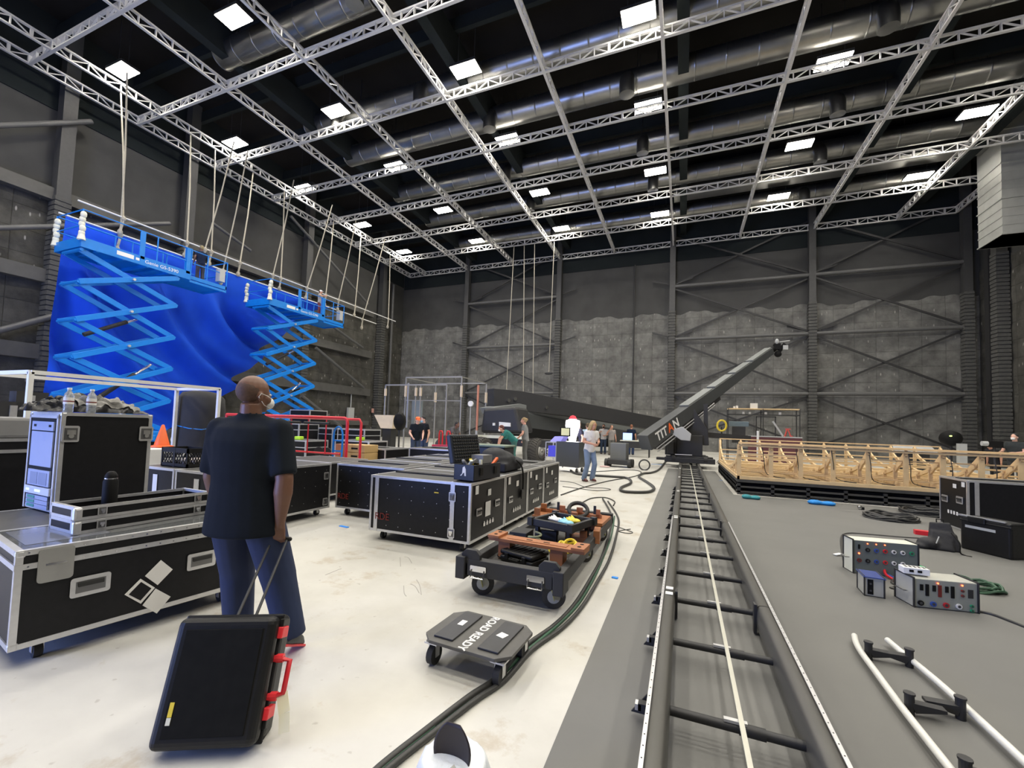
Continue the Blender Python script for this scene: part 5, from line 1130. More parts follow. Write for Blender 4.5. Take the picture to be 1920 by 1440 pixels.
# ================================================================ CARTS AND FAR PROPS
p = G(1047, 888); p2 = G(1085, 884); t = T('engineer_cart', 'grey upright cart with a glowing laptop and shelf on casters', 'cart', (-4.02, 14.1, 0), -.2)
MB().box(.0, .85, -.0, .6, .18, 1.02).build('cabinet', 'crane', t, bevel=.01); m = MB()
for x in (-.42, -.02):
    for y in (0, .55): m.box(x, x+.025, y, y+.025, .18, .98)
for z in (.18, .45, .96):
    m.box(-.42, 0, 0, .025, z, z+.025); m.box(-.42, 0, .55, .575, z, z+.025); m.box(-.42, -.395, 0, .575, z, z+.025)
m.build('shelf_frame', 'alu', t); MB().box(-.36, -.08, .1, .45, .48, .85).build('blue_unit', mat('glow_blue_unit', (.03, .03, .25), .4, emit=(.1, .1, .9), es=.5), t)
m = MB(); m.prism([(-.3, 0), (.1, 0), (.22, .18), (-.12, .18)], .4, ML(0, .5, 1.0, (1, 0, 0), (0, 0, 1), (0, -1, 0))); m.build('keyboard', mat('glow_keys', (.3, .3, .7), .4, emit=(.35, .3, 1), es=.5), t)
MB().box(-.12, .28, .5, .52, 1.18, 1.5).build('screen_back', 'black', t); MB().box(-.07, .24, .49, .5, 1.22, 1.47).build('display', mat('yellow_display', (.5, .5, .25), .4, emit=(.8, .75, .4), es=.35), t)
for x in (-.3, .75): 
    for y in (.08, .5): caster(t, x, y, .075)
t = T('tilt_bin', 'dark grey wheeled box cart on the open concrete', 'cart', (-2.75, 17.3, 0), -.1); m = MB(); m.box(0.05, .68, 0, .5, .12, .95); m.build('bin', mat('bin_grey', (.10, .105, .105), .5), t, bevel=.02); MB().box(-.1, .82, -.1, .55, .1, .3).build('base', 'steelblk', t, bevel=.02)
for x in (-.14, .76):
    for y in (0, .45): MB().cyl((x, y, .16), (x+.12, y, .16), .16, n=16).build('wheel', 'rubber', t, smooth=True)
p = G(1133, 876); t = T('cloth', 'small pink and white cloth on the concrete left of the bin', 'cloth', (p.x, p.y, 0)); m = MB(); m.sph((0, 0, .03), (.2, .1, .035), 10); m.sph((.12, 0, .03), (.12, .08, .03), 8); remesh(m, 'cloth_body', mat('pink_cloth', (.6, .42, .4), .8), t, .015, 2)
# glowing balloon work light
p = GY(1073, 832, 16.0); t = T('work_light', 'very bright white cone-shaped work light with a red cap', 'lamp', (p.x, 16.0, 0)); a = GY(1073, 786, 16.0).z; b = GY(1073, 834, 16.0).z
MB().lathe([(.10, b), (.16, b+.3), (.28, a-.25), (.26, a-.05), (.1, a)], 20).build('glowing_bulb', mat('balloon_glow', (1, 1, 1), .5, emit=(1, .96, 1), es=5), t, smooth=True); MB().lathe([(.14, a), (.16, a+.02), (.1, a+.12), (.02, a+.15)], 16).build('red_cap', mat('red_cap', (.7, .02, .05), .4), t); MB().cyl((0, 0, .1), (0, 0, b), .025, n=8).build('pole', 'steelblk', t)
m = MB()
for k in range(3): m.cyl((0, 0, .5), (.5*math.cos(k*2.1), .5*math.sin(k*2.1), .01), .018, n=6)
m.build('tripod', 'steelblk', t)
wl = bpy.data.lights.new('work_light_glow', 'POINT'); wl.energy = 60; wl.shadow_soft_size = .3; wlo = bpy.data.objects.new('work_light_glow', wl); COL.objects.link(wlo); wlo.parent = t; wlo.location = (0, -.4, (a+b)/2)
# folding table with laptop
t = T('table', 'folding table with bottles and a lit laptop by the far crew', 'table', (-3.25, 24.2, 0)); MB().box(0, 1.6, 0, .7, .86, .9).build('table_top', 'cream', t)
for x in (.05, 1.5):
    for y in (.05, .6): MB().box(x, x+.05, y, y+.05, 0, .86).build('leg', 'steelblk', t)
MB().box(.2, 1.5, .0, .02, .5, .86).build('apron', 'steelblk', t)
t = T('laptop', 'laptop with a blue screen on the far folding table', 'laptop', (-3.1, 24.45, .902)); MB().box(0, .4, -.1, .15, 0, .02).build('keyboard', 'greybox', t); MB().box(-.05, .45, .15, .17, .02, .4).build('screen', mat('blue_screen', (.3, .45, 1), .4, emit=(.4, .55, 1), es=1.3), t)
for k in range(4):
    t = T('bottle', 'small bottle standing on the far folding table', 'bottle', (-2.3+.13*k, 24.5, .902), 0, 'bottles on the far folding table'); MB().lathe([(.035, 0), (.035, .15), (.012, .2), (.012, .25)], 10).build('body', 'cream', t, smooth=True)
# shelf rack, ladder and stands beyond the set
YS = 27
def W3(px, py, y=YS): q = GY(px, py, y); return q
a, b = W3(1366, 765), W3(1500, 768); t = T('shelf_rack', 'black steel shelving rack with wooden top shelf before the far wall', 'shelving rack', (a.x, YS, 0)); L = b.x-a.x
for z, mm, th in ((a.z-.06, 'wood', .06), (W3(1430, 777).z-.05, 'steelblk', .05), (.6, 'steelblk', .05)): MB().box(0, L, 0, .8, z, z+th).build('shelf', mm, t)
for x in (0, L*.5, L):
    for y in (0, .76): MB().box(x-.02, x+.02, y, y+.04, 0, a.z).build('post', 'steelblk', t)
for px, w_, h_ in ((1415, .35, .3), (1383, .1, .15), (1378, .1, .12)):
    q = W3(px, 760); tt = T('carton', 'small pale carton on the wooden top shelf, %s' % {1415: 'largest', 1383: 'middle small one', 1378: 'leftmost'}[px], 'box', (q.x, YS+.2, a.z)); MB().box(-w_/2, w_/2, 0, .2, 0.002, h_).build('carton', 'paper', tt)
for k, px in enumerate((1395, 1407, 1437, 1464)):
    q = W3(px, 773); tt = T('tin', 'small white tin on the middle shelf of the far rack', 'tin', (q.x, YS+.2, W3(1430, 777).z), 0, 'tins on the far rack'); MB().cyl((0, 0, .002), (0, 0, .14), .07, n=10).build('body', 'paper', tt)
a, b = W3(1478, 806, 24), W3(1492, 846, 24); t = T('step_ladder', 'orange-red A-frame step ladder behind the wooden frame', 'ladder', (a.x, 24, 0), PI/2*.85); h = a.z+.02
for s in (-1, 1):
    m = MB(); m.bar((s*.2, 0, h), (s*.33, -.5, 0), .05, .03); m.build('front_rail', mat('ladder_red', (.6, .09, .07), .5), t); m = MB(); m.bar((s*.2, .05, h), (s*.5, .5, 0), .045, .03); m.build('rear_rail', mat('ladder_red'), t)
for k in range(5): MB().box(-.3, .3, -.5*(1-k/5.5)-.05, -.5*(1-k/5.5)+.05, .25+k*h/6, .28+k*h/6).build('tread', mat('ladder_red'), t)
MB().box(-.2, .2, -.1, .12, h, h+.04).build('top_cap', mat('ladder_red'), t)
def stick(px, y0_, y1_, Y, r, m, name, label, cat, base=True):
    a, b = GY(px, y0_, Y), GY(px, y1_, Y); t = T(name, label, cat, (a.x, Y, 0)); MB().cyl((0, 0, .03), (b.x*0, 0, a.z), r, n=8).build('pole', m, t)
    q = MB()
    for k in range(3): q.cyl((0, 0, .3), (.35*math.cos(k*2.1), .35*math.sin(k*2.1), .01), .015, n=6)
    if base: q.build('tripod', 'steelblk', t)
    return t
stick(1421, 808, 840, 21, .045, 'white', 'white_post', 'white vertical post rising behind the wooden frame', 'post')
t = stick(1385, 800, 822, 23, .03, 'steelblk', 'video_monitor', 'dark video monitor on a stand behind the wooden frame', 'monitor'); q = GY(1385, 795, 23)
MB().box(-.42, .42, -.1, .1, q.z-.12, q.z+.12).build('screen_hood', mat('grey_blue_screen', (.12, .16, .18), .4), t, bevel=.02); MB().box(-.28, .28, -.08, .1, q.z-.9, q.z-.13).build('battery_box', 'steelblk', t)
t = stick(1353, 800, 822, 23.2, .03, 'steelblk', 'yellow_coil', 'yellow coiled hose hung on a stand right of the crane', 'hose'); q = GY(1353, 798, 23.2)
m = MB()
for k in range(4): m.tube([(.20*math.cos(a*PI/7), .02*k-.1, q.z+.26*math.sin(a*PI/7)) for a in range(14)], .05, 6, closed=True)
m.build('coil', 'yellow', t, smooth=True)
t = T('tripod_arm', 'grey diagonal boom arm on a dark stand before the rack', 'stand', (W3(1455, 830, 25).x, 25, 0)); a_ = W3(1449, 790, 25); b_ = W3(1468, 818, 25); MB().bar((a_.x-t.location.x, 0, a_.z), (b_.x-t.location.x, 0, b_.z), .08).build('boom', 'greybox', t); m = MB(); m.box(-.05, .0, 0, .05, 0, 2.4); m.box(-.9, -.85, 0, .05, 0, 2.4); m.box(-.9, 0, 0, .05, 2.35, 2.4); m.build('stand', 'steelblk', t)
a, b = W3(1398, 818, 23.8), W3(1495, 826, 23.8); t = T('low_barrier', 'long dark maroon panel with a pale top rail behind the wooden frame', 'panel', (a.x, 22.9, 0)); L = b.x-a.x; MB().box(0, L, 0, .1, 0, a.z).build('panel', mat('maroon', (.10, .03, .035), .7), t); MB().box(0, L, -.02, .12, a.z, a.z+.05).build('top_rail', 'greybox', t)
q = GY(1783, 842, 24); t = T('big_lamp', 'large round black studio lamp on a stand at right', 'studio lamp', (q.x, 24, 0)); zc = GY(1783, 822, 24).z; MB().lathe([(.15, -.3), (.30, -.25), (.34, 0), (.31, .2), (.18, .3), (.05, .33)], 22, ML(0, 0, zc, (1, 0, 0), (0, 0, 1), (0, -1, 0))).build('housing', 'black', t, smooth=True); MB().sph((-.14, -.32, zc+.1), (.05, .03, .03), 8).build('glint_light', mat('green_led', (.5, .6, .1), .4, emit=(.6, .9, .2), es=3), t); MB().cyl((0, 0, 0), (0, 0, zc-.28), .05, n=8).build('stand', 'steelblk', t)
q = GY(1806, 842, 23.5); t = T('white_box', 'pale grey box on a stand right of the big black lamp', 'box', (q.x, 23.5, 0)); zt_ = GY(1806, 832, 23.5).z; MB().box(-.13, .13, 0, .2, 0, zt_).build('box', 'greybox', t)
a, b = GY(1676, 834, 21), GY(1716, 842, 21); t = T('reflector_panel', 'light grey tilted panel lying behind the wooden frame', 'panel', (a.x, 21, 0)); m = MB(); m.prism([(0, 0), (1.35, -.02), (1.15, .33), (.0, .33)], .06, ML(0, 0, a.z-.3, (1, 0, 0), (0, .5, .85), (0, -.85, .5))); m.build('panel', 'greybox', t); MB().box(.1, 1.1, .05, .15, 0, a.z-.3).build('support', 'steelblk', t)
# alu cage frames behind the workers
YA = 19.5
P_ = lambda px, py: GY(px, py, YA)
a, b, c = P_(762, 708), P_(866, 713), P_(730, 723)
t = T('alu_cage', 'tall open aluminium frame cage behind the two black-shirted workers', 'frame', (a.x, YA, 0)); L = b.x-a.x; z = a.z
pale = mat('pale_padding', (.6, .5, .38), .7)
m = MB()
for x in (0, L):
    m.bar((x, 0, 0), (x, 0, z), .06, up=(1, 0, 0)); m.bar((x-.1, 3.2, 0), (x-.1, 3.2, z), .06, up=(1, 0, 0)); m.bar((x, 0, z), (x-.1, 3.2, z), .05)
m.bar((0, 0, z), (L, 0, z), .07); m.bar((-.1, 3.2, z), (L-.1, 3.2, z), .07); m.bar((0, 0, 2.7), (L, 0, 2.7), .04); m.build('tubes', mat('dull_aluminium', (.42, .41, .38), .4, .6), t)
m = MB(); m.box(.13, .2, -.04, .04, 1.2, z-.3); m.build('side_tube', 'alu', t)
for x in (0, L):
    MB().box(x-.05, x+.05, -.05, .05, 2.9, 3.5).build('foam_wrap', pale, t); MB().box(x-.14, x-.04, 3.1, 3.25, 2.8, 3.4).build('foam_wrap', pale, t)
t = T('alu_cage', 'second lower aluminium frame left of the tall cage', 'frame', (c.x, YA-.3, 0)); z2 = c.z; m = MB(); m.bar((0, 0, 0), (0, 0, z2), .07, up=(1, 0, 0)); m.bar((2.0, 0, 0), (2.0, 0, z2), .05, up=(1, 0, 0)); m.bar((2.3, 0, 0), (2.3, 0, z2), .05, up=(1, 0, 0)); m.bar((0, 0, z2), (3.9, 0, z2), .07); m.bar((3.9, 0, 0), (3.9, 0, z2), .06, up=(1, 0, 0)); m.build('tubes', mat('dull_aluminium'), t); MB().box(-.05, .05, -.05, .05, z2-.6, z2-.2).build('foam_wrap', pale, t)
for x in (2.0, 2.3): MB().box(x-.05, x+.05, -.05, .05, z2-.6, z2-.15).build('foam_wrap', pale, t)
q = P_(897, 722); t = T('orange_post', 'slim orange and silver post right of the aluminium cage', 'post', (q.x, YA, 0)); MB().box(-.04, .04, -.04, .04, 1.2, q.z).build('post', mat('faded_orange', (.55, .22, .14), .6), t); MB().box(-.05, .05, -.05, .05, .0, 1.2).build('lower_post', 'greybox', t)
q = P_(776, 750); t = T('grey_panel', 'blue-grey flat case panel hanging inside the aluminium cage', 'panel', (q.x, YA+.3, 1.0)); MB().box(-.32, .32, 0, .12, 0.0, q.z-1.0).build('panel', mat('blue_grey', (.17, .2, .21), .5), t); MB().box(-.3, .3, 0, .1, -.99, 0).build('support', 'steelblk', t)
q = GY(708, 778, 17); t = T('beige_hopper', 'beige tapered hopper on a stand left of the cage', 'hopper', (q.x, 17, 0)); za, zb_ = q.z, GY(720, 803, 17).z; m = MB(); m.prism([(0, za), (1.15, za), (1.1, zb_), (.42, zb_)], .5, ML(0, .25, 0, (1, 0, 0), (0, 0, 1), (0, -1, 0))); m.build('hopper', 'woodpale', t); MB().box(.5, 1.0, -.2, .2, 0, zb_).build('stand', 'steelblk', t)
q = GY(752, 790, 16.5); t = T('studio_lamp', 'round black studio lamp beside the beige hopper', 'studio lamp', (q.x, 16.4, 0)); MB().lathe([(.3, -.4), (.42, -.3), (.42, .1), (.3, .3), (.1, .35)], 20, ML(0, 0, q.z, (.6, .3, 0), (0, 0, 1), (.5, -.8, .1))).build('housing', 'black', t, smooth=True); MB().cyl((0, 0, 0), (0, 0, q.z-.35), .04, n=8).build('stand', 'steelblk', t)
for k, (x, y, w_, h_) in enumerate(((-14.0, 14.0, 1.3, 1.15), (-12.5, 14.1, 1.4, 1.15), (-15.8, 14.5, 1.2, 1.9), (-14.6, 13.0, 1.0, 1.3), (-16.4, 12.5, 1.3, 1.2), (-10.7, 12.2, 1.5, .8), (-12.8, 11.5, 1.5, .75))):
    case('road_case', 'silver-edged road case in the far left group, %s' % ['below the beige hopper', 'left of the black-shirted workers', 'tallest panel at the back', 'behind the red cart end', 'behind the red cart rods', 'low one before the workers', 'low one left of the workers'][k], 'road case', w_, 1.0, h_, (x, y), 0, seams=(h_-.25,), ls=1.3, ed=.045, r=.06)
for k, (x, y, z) in enumerate(((-12.6, 11.2, .752), (-10.5, 11.9, .802))):
    t = T('lime_case_tag', 'lime green object on a low road case, %s' % ['left', 'right, near the workers'][k], 'tag', (x, y, z)); MB().box(-.12, .12, -.1, .1, 0, .12).build('object', 'lime', t, bevel=.02)
t = T('speaker_stand', 'stand with a round white head left of the crane truck', 'stand', (GY(881, 800, 19).x, 19, 0)); zz = GY(881, 757, 19).z; MB().cyl((0, 0, .1), (0, 0, zz), .025, n=8).build('pole', 'greybox', t); MB().cyl((0, -.05, zz), (0, .05, zz), .14, n=16).build('head', 'white', t); m = MB(); [m.cyl((0, 0, .6), (.4*math.cos(k*2.1), .4*math.sin(k*2.1), .01), .018, n=6) for k in range(3)]; m.build('tripod', 'steelblk', t)
q = G(828, 850); t = T('red_stand', 'red tubular dolly stand beside the bending grey-shirted worker', 'stand', (GY(828, 830, 14.5).x, 14.5, 0)); zz = GY(828, 808, 14.5).z
for x in (-.12, .22): MB().tube([(x, 0, 0.0), (x, 0, zz-.1), (x+.03, 0, zz), (x+.12, 0, zz), (x+.15, 0, zz-.1), (x+.15, 0, 0)], .03, 8).build('hoop', 'red', t, smooth=True)
MB().box(-.1, .4, -.02, .02, .35, .4).build('cross_bar', 'red', t)
t = T('mini_tractor', 'dark low machine with ribbed hood between worker and crane truck', 'machine', (-9.6, 15.3, 0)); m = MB(); m.prism([(0, .3), (1.8, .3), (1.8, .75), (1.3, 1.0), (.3, 1.05), (0, .7)], .9, ML(0, .9, 0, (1, 0, 0), (0, 0, 1), (0, -1, 0))); m.build('hood', mat('dark_hood', (.07, .065, .06), .5), t, bevel=.05)
for x in (.3, 1.4): MB().cyl((x, -.1, .3), (x, 1.0, .3), .3, n=20).build('wheel', 'tyre', t, smooth=True)
# bag at the bottom edge
t = T('waste_bag', 'white crinkled bag with black lining peak at the bottom edge', 'bag', (-.755, 1.42, 0))
m = MB(); m.loft([((0, 0, 0), .13, .12), ((0, 0, .1), .15, .14), ((.0, 0, .22), .15, .14), ((.0, 0, .30), .12, .11)], 16); remesh(m, 'bag_body', mat('white_plastic_bag', (.72, .76, .8), .3, var=.25, scale=14, bump=.6), t, .012, 1)
m = MB(); 
def leaf(u, v):
    a = (u-.5)*2.2; w_ = .085*math.sin(PI*min(1, (1-v)*.93+.07))**.7
    return (w_*math.sin(a)*1.0+.0, -.06+.07*math.cos(a)*(1-v)+.05*v, .22+.20*v)
m.grid(leaf, 10, 12); m.build('black_lining', mat('brown_black_lining', (.02, .012, .01), .5), t, smooth=True, solid=.004)
MB().bar((0, -.07, .27), (.04, -.08, .32), .03, .02).build('pale_insert', 'greybox', t)
# ================================================================ PEOPLE
SK = {'dark': mat('dark_brown_skin', (.16, .075, .045), .5, var=.12), 'tan': mat('tan_skin', (.55, .28, .18), .5, var=.1), 'fair': mat('fair_skin', (.66, .38, .28), .5, var=.1)}
DJ = dict(head=(0, .02, 1.62), neck=(0, 0, 1.47), shL=(-.185, 0, 1.41), shR=(.185, 0, 1.41), elL=(-.24, -.02, 1.13), elR=(.24, -.02, 1.13), wrL=(-.25, .08, .89), wrR=(.25, .08, .89),
          hipL=(-.09, 0, .90), hipR=(.09, 0, .90), knL=(-.10, .02, .49), knR=(.10, .02, .49), anL=(-.105, -.02, .08), anR=(.105, -.02, .08))
def hand(m, w, d, nrm, side, s=1.0, curl=.6):
    """palm and five fingers: w wrist, d forearm direction, nrm palm normal"""
    d = d.normalized(); nrm = (nrm-d*nrm.dot(d)).normalized(); x = d.cross(nrm)*side
    pc = w+d*.045*s
    m.bar(w-d*.01*s, w+d*.09*s, .052*s, .028*s, up=tuple(nrm), w2=.078*s, h2=.026*s)
    for k, (o, l) in enumerate(((-.030, .068), (-.010, .078), (.010, .073), (.030, .058))):
        b = w+d*.085*s+x*o*s; a1 = curl*.6; a2 = curl*1.5
        p1 = b+(d*math.cos(a1)+nrm*math.sin(a1))*l*.45*s; p2 = p1+(d*math.cos(a2)+nrm*math.sin(a2))*l*.32*s; a3 = a2*1.5; p3 = p2+(d*math.cos(a3)+nrm*math.sin(a3))*l*.25*s
        m.cyl(b, p1, .0095*s, .009*s, n=8, ball=True); m.cyl(p1, p2, .009*s, .008*s, n=8, ball=True); m.cyl(p2, p3, .008*s, .007*s, n=8, ball=True)
    b = w+d*.03*s-x*.034*s; p1 = b+(d*.75-x*.55+nrm*.3).normalized()*.042*s; p2 = p1+(d*.95-x*.05+nrm*.45).normalized()*.034*s
    m.cyl(b, p1, .013*s, .0105*s, n=8, ball=True); m.cyl(p1, p2, .0105*s, .0085*s, n=8, ball=True)
def person(label, loc, heading, H=1.75, J=None, lean=0, yaw=0, nod=0, skin='fair', shirt=(.02, .02, .022), pants=(.03, .05, .11), hair='short', haircol=(.05, .03, .02), mask=None, cap=None, sleeve='short', vox=.014, bulk=1.0, shoe=(.03, .03, .03), curl=.6, detail=False, z0=0, palmR=None, seated=False):
    s = H/1.75; jj = dict(DJ)
    for k, v in (J or {}).items(): jj[k] = v
    j = {k: Vector(v) for k, v in jj.items()}
    pel = Vector((0, 0, .95)); R = Matrix.Translation(pel) @ Matrix.Rotation(-math.radians(lean), 4, 'X') @ Matrix.Translation(-pel)
    UP = ('head', 'neck', 'shL', 'shR')
    for k in UP: j[k] = R @ j[k]
    for k in ('elL', 'elR', 'wrL', 'wrR'):
        if not (J and k in J): j[k] = R @ j[k] if lean else j[k]
    t = T('person', label, 'person', (loc[0], loc[1], z0), heading); t.scale = (s, s, s)
    HR = Matrix.Translation(j['head']) @ Matrix.Rotation(math.radians(yaw), 4, 'Z') @ Matrix.Rotation(-math.radians(lean*.35+nod), 4, 'X')
    b = bulk
    # body
    m = MB(); m.M = HR
    m.sph((0, -.012, .035), (.077, .096, .092), 16); m.sph((0, .022, -.035), (.058, .068, .078), 14); m.sph((0, .055, -.085), (.03, .028, .022), 10); m.sph((0, .085, -.012), (.026, .02, .05), 10)
    m.bar((0, .088, .012), (0, .112, -.028), .012, .016); m.sph((0, .108, -.028), (.016, .013, .011), 8); m.sph((0, .088, -.06), (.024, .009, .008), 8)
    for sx in (-1, 1): m.sph((sx*.08, -.008, -.012), (.009, .02, .032), 8); m.sph((sx*.04, .055, -.025), (.025, .03, .03), 8)
    m.M = Matrix.Identity(4)
    m.cyl(j['neck']-Vector((0, 0, .05)), j['head']-Vector((0, .03, .05)), .062*b**.5, .056, n=14)
    m.M = R; m.loft([((0, 0, .93), .15*b, .10*b), ((0, 0, 1.1), .135*b, .095*b), ((0, 0, 1.28), .155*b, .105*b), ((0, 0, 1.40), .165*b, .09*b), ((0, 0, 1.45), .08, .06)], 16); m.M = Matrix.Identity(4)
    for q in 'LR':
        sh, el, wr = j['sh'+q], j['el'+q], j['wr'+q]; m.cyl(sh, el, .05*b, .04*b, n=12, ball=True); mid = el+(wr-el)*.3; m.cyl(el, mid, .04*b, .043*b, n=12, ball=True); m.cyl(mid, wr, .042*b, .027, n=12, ball=True)
        sgn = 1 if q == 'R' else -1; pn = Vector(palmR) if (palmR and q == 'R') else Vector((-sgn, .15, 0)); hand(m, wr, wr-el, pn, 1 if q == 'R' else -1, 1.0, curl)
        hp, kn, an = j['hip'+q], j['kn'+q], j['an'+q]; m.cyl(hp, kn, .078*b, .052, n=12, ball=True); m.cyl(kn, an, .05, .036, n=12, ball=True)
        d = Vector((0, 1, 0)) if abs((kn-an).normalized().y) < .5 else (Vector((0, .75, -.66))); m.sph(an+d*.05-Vector((0, 0, .03)), (.035, .09, .03), 10)
    remesh(m, 'body', SK[skin], t, vox*(.6 if detail else .8), 3)
    # shirt
    sc = mat('cloth_%.2f_%.2f_%.2f' % shirt, shirt, .9, var=.22, scale=7, bump=.25, spec=.15)
    m = MB(); m.M = R; m.loft([((0, 0, .76 if detail else .86), (.195 if detail else .185)*b, .14*b), ((0, .005, .95), .18*b, .135*b), ((0, .005, 1.08), .168*b, .13*b), ((0, 0, 1.2), .172*b, .13*b), ((0, 0, 1.33), .185*b, .13*b), ((0, 0, 1.415), .175*b, .105*b), ((0, 0, 1.46), .11*b, .08), ((0, .0, 1.485), .075*b**.5, .07)], 20)
    if detail: m.lathe([(.066, 1.46), (.076, 1.50), (.07, 1.515), (.06, 1.5)], 20)
    m.M = Matrix.Identity(4)
    for sh in (j['shL'], j['shR']): m.cyl(j['neck']+(sh-j['neck'])*.2-Vector((0, 0, .03)), sh-Vector((0, 0, .01)), .062*b, .062*b, n=12); m.cyl(sh-Vector((0, 0, .05)), (sh+j['neck'])*.5-Vector((0, 0, .25)), .07*b, .10*b, n=12)
    for q in 'LR':
        sh, el, wr = j['sh'+q], j['el'+q], j['wr'+q]; e2 = sh+(el-sh)*(.92 if detail else .62); m.cyl(sh, e2, .063*b, .060*b, n=14); m.sph(sh, .064*b, 12)
        if sleeve == 'long': m.cyl(sh, el, .062*b, .052*b, n=12, ball=True); m.cyl(el, wr, .052*b, .038, n=12, ball=True)
    remesh(m, 'shirt', sc, t, vox, 9)
    pc = mat('cloth_%.2f_%.2f_%.2f' % pants, pants, .85, var=.25, scale=6, bump=.25)
    m = MB(); m.sph((0, 0, .90), (.165*b, .125*b, .10), 14)
    for q in 'LR':
        hp, kn, an = j['hip'+q], j['kn'+q], j['an'+q]; w2 = 1.12 if detail else 1; m.cyl(hp, kn, .098*b, .074*b*w2, n=14, ball=True); m.cyl(kn, an+(an-kn).normalized()*.04, .072*b*w2, .075*w2, n=14); m.sph(kn, .074*b*w2, 12)
    remesh(m, 'trousers', pc, t, vox, 3)
    for q in 'LR':
        kn, an = j['kn'+q], j['an'+q]; sd_ = (kn-an).normalized(); tilt = math.atan2(-sd_.y, sd_.z) if sd_.z > 0 else 0; tilt = max(-.9, min(.9, tilt*.9))
        m = MB(); m.M = Matrix.Translation(an) @ Matrix.Rotation(-(-tilt if False else tilt), 4, 'X') if False else Matrix.Translation(an) @ Matrix.Rotation(-abs(sd_.y)*.9-(.45 if detail and q == 'R' else 0) if (an.z > .12) else 0, 4, 'X')
        m.sph((0, .055, -.045), (.046, .13, .036), 14); m.sph((0, -.03, -.02), (.042, .055, .06), 12); m.box(-.04, .04, -.07, .16, -.078, -.06); o = remesh(m, 'shoe', mat('shoe_%.2f' % shoe[0], shoe, .5, var=.2), t, .012, 2)
        if detail: m2 = MB(); m2.M = m.M; m2.box(-.042, .042, -.08, .17, -.088, -.074); m2.build('red_sole', 'red', o, bevel=.004)
    hm = mat('hair_%.2f_%.2f' % haircol[:2], haircol, .8, var=.3, scale=30)
    if hair in ('short', 'long', 'bun'):
        m = MB(); m.M = HR; m.sph((0, -.025, .05), (.086, .098, .088), 14); m.sph((0, -.06, 0), (.075, .06, .07), 12)
        if hair == 'long': m.loft([((0, -.05, -.26), .09, .03), ((0, -.06, -.12), .10, .06), ((0, -.03, .02), .10, .09), ((0, -.02, .1), .06, .07)], 14); m.cyl((-.07, .03, .04), (-.085, .04, -.18), .03, .02, n=8, ball=True); m.cyl((.07, .03, .04), (.085, .04, -.18), .03, .02, n=8, ball=True)
        if hair == 'bun': m.sph((0, -.12, .05), .05, 10)
        remesh(m, 'hair', hm, t, .012, 1)
    if hair == 'bald':
        m = MB(); m.M = HR; m.sph((0, -.022, .028), (.0765, .0905, .083), 18); m.build('stubble', mat('stubble', (.085, .045, .03), .7, var=.5, scale=60), t, smooth=True)
    if cap:
        m = MB(); m.M = HR; m.sph((0, -.01, .06), (.09, .105, .075), 14); m.box(-.06, .06, .07, .17, .045, .055); remesh(m, 'cap', cap, t, .01, 1)
    if mask:
        m = MB(); m.M = HR; m.sph((0, .075, -.045), (.052, .05, .045), 12); o = m.build('face_mask', mask, t, smooth=True)
        m = MB(); m.M = HR
        for sx in (-1, 1): m.tube([(sx*.048, .085, -.02), (sx*.072, .04, -.0), (sx*.088, -.01, .012), (sx*.086, -.025, -.01), (sx*.075, .02, -.06), (sx*.045, .075, -.075)], .002, 5)
        m.build('mask_strap', 'white', o)
    m = MB(); m.M = HR
    for sx in (-1, 1): m.sph((sx*.03, .082, .008), (.012, .008, .007), 8)
    e_ = m.build('eyes', 'white', t); m = MB(); m.M = HR
    for sx in (-1, 1): m.sph((sx*.03, .089, .008), (.005, .003, .005), 8)
    m.build('pupils', 'black', e_)
    return t
def hd(dx, dy): return math.atan2(-dx, dy)
# the bald man pulling the hard case
hx, hy = -.30, .95
MX, MY = -2.56, 1.90
MAN = person('bald man in a black polo and jeans walking away, pulling a hard case', (MX, MY), hd(hx, hy), 1.77, skin='dark', hair='bald', haircol=(.05, .035, .028), mask='white', shirt=(.010, .013, .018), pants=(.014, .024, .065), bulk=1.26, vox=.012, detail=True, yaw=-24, curl=1.0,
       J=dict(shL=(-.195, 0, 1.40), shR=(.195, 0, 1.40), elR=(.275, -.05, 1.11), wrR=(.25, -.03, .83), elL=(-.26, .03, 1.10), wrL=(-.24, .12, .86), hipL=(-.10, 0, .90), hipR=(.10, 0, .9), knL=(-.115, .12, .50), anL=(-.12, .17, .09), knR=(.19, .08, .48), anR=(.29, .08, .15)), palmR=(-.3, 1, 0))
# ---------------- the wheeled hard case he pulls
B = Vector((-1.915, 1.275, 0)); hdv = Vector((-.475, .88, 0)).normalized(); ww = .44; Lc = .52; th = math.radians(20)
ez = hdv*math.sin(th)+Vector((0, 0, math.cos(th))); exv = Vector((hdv.y, -hdv.x, 0)); eyv = ez.cross(exv)
t = T('rolling_hard_case', 'tilted black hard case with red latches pulled by the bald man', 'suitcase', (0, 0, 0)); t.matrix_world = ML(B.x, B.y, .055, exv, eyv, ez)
dp = .22
MB().box(-ww/2, ww/2, 0, .085, 0, Lc).build('lid', 'plastic', t, bevel=.035, seg=4); MB().box(-ww/2, ww/2, .09, dp, 0, Lc).build('base_shell', 'plastic', t, bevel=.035, seg=4); MB().box(-ww/2-.006, ww/2+.006, .078, .096, -.006, Lc+.006).build('rim', 'plastic', t, bevel=.008)
m = MB(); m.box(-ww/2+.05, ww/2-.05, -.004, .002, .05, Lc-.05); m.build('lid_panel', mat('worn_black_plastic', (.008, .008, .007), .8, var=.5, scale=18, spec=.12), t, bevel=.003)
for z in (.09, Lc-.10): MB().box(ww/2-.004, ww/2+.022, .05, .13, z, z+.05).build('latch', mat('bright_red_latch', (.75, .03, .04), .4), t, bevel=.005); 
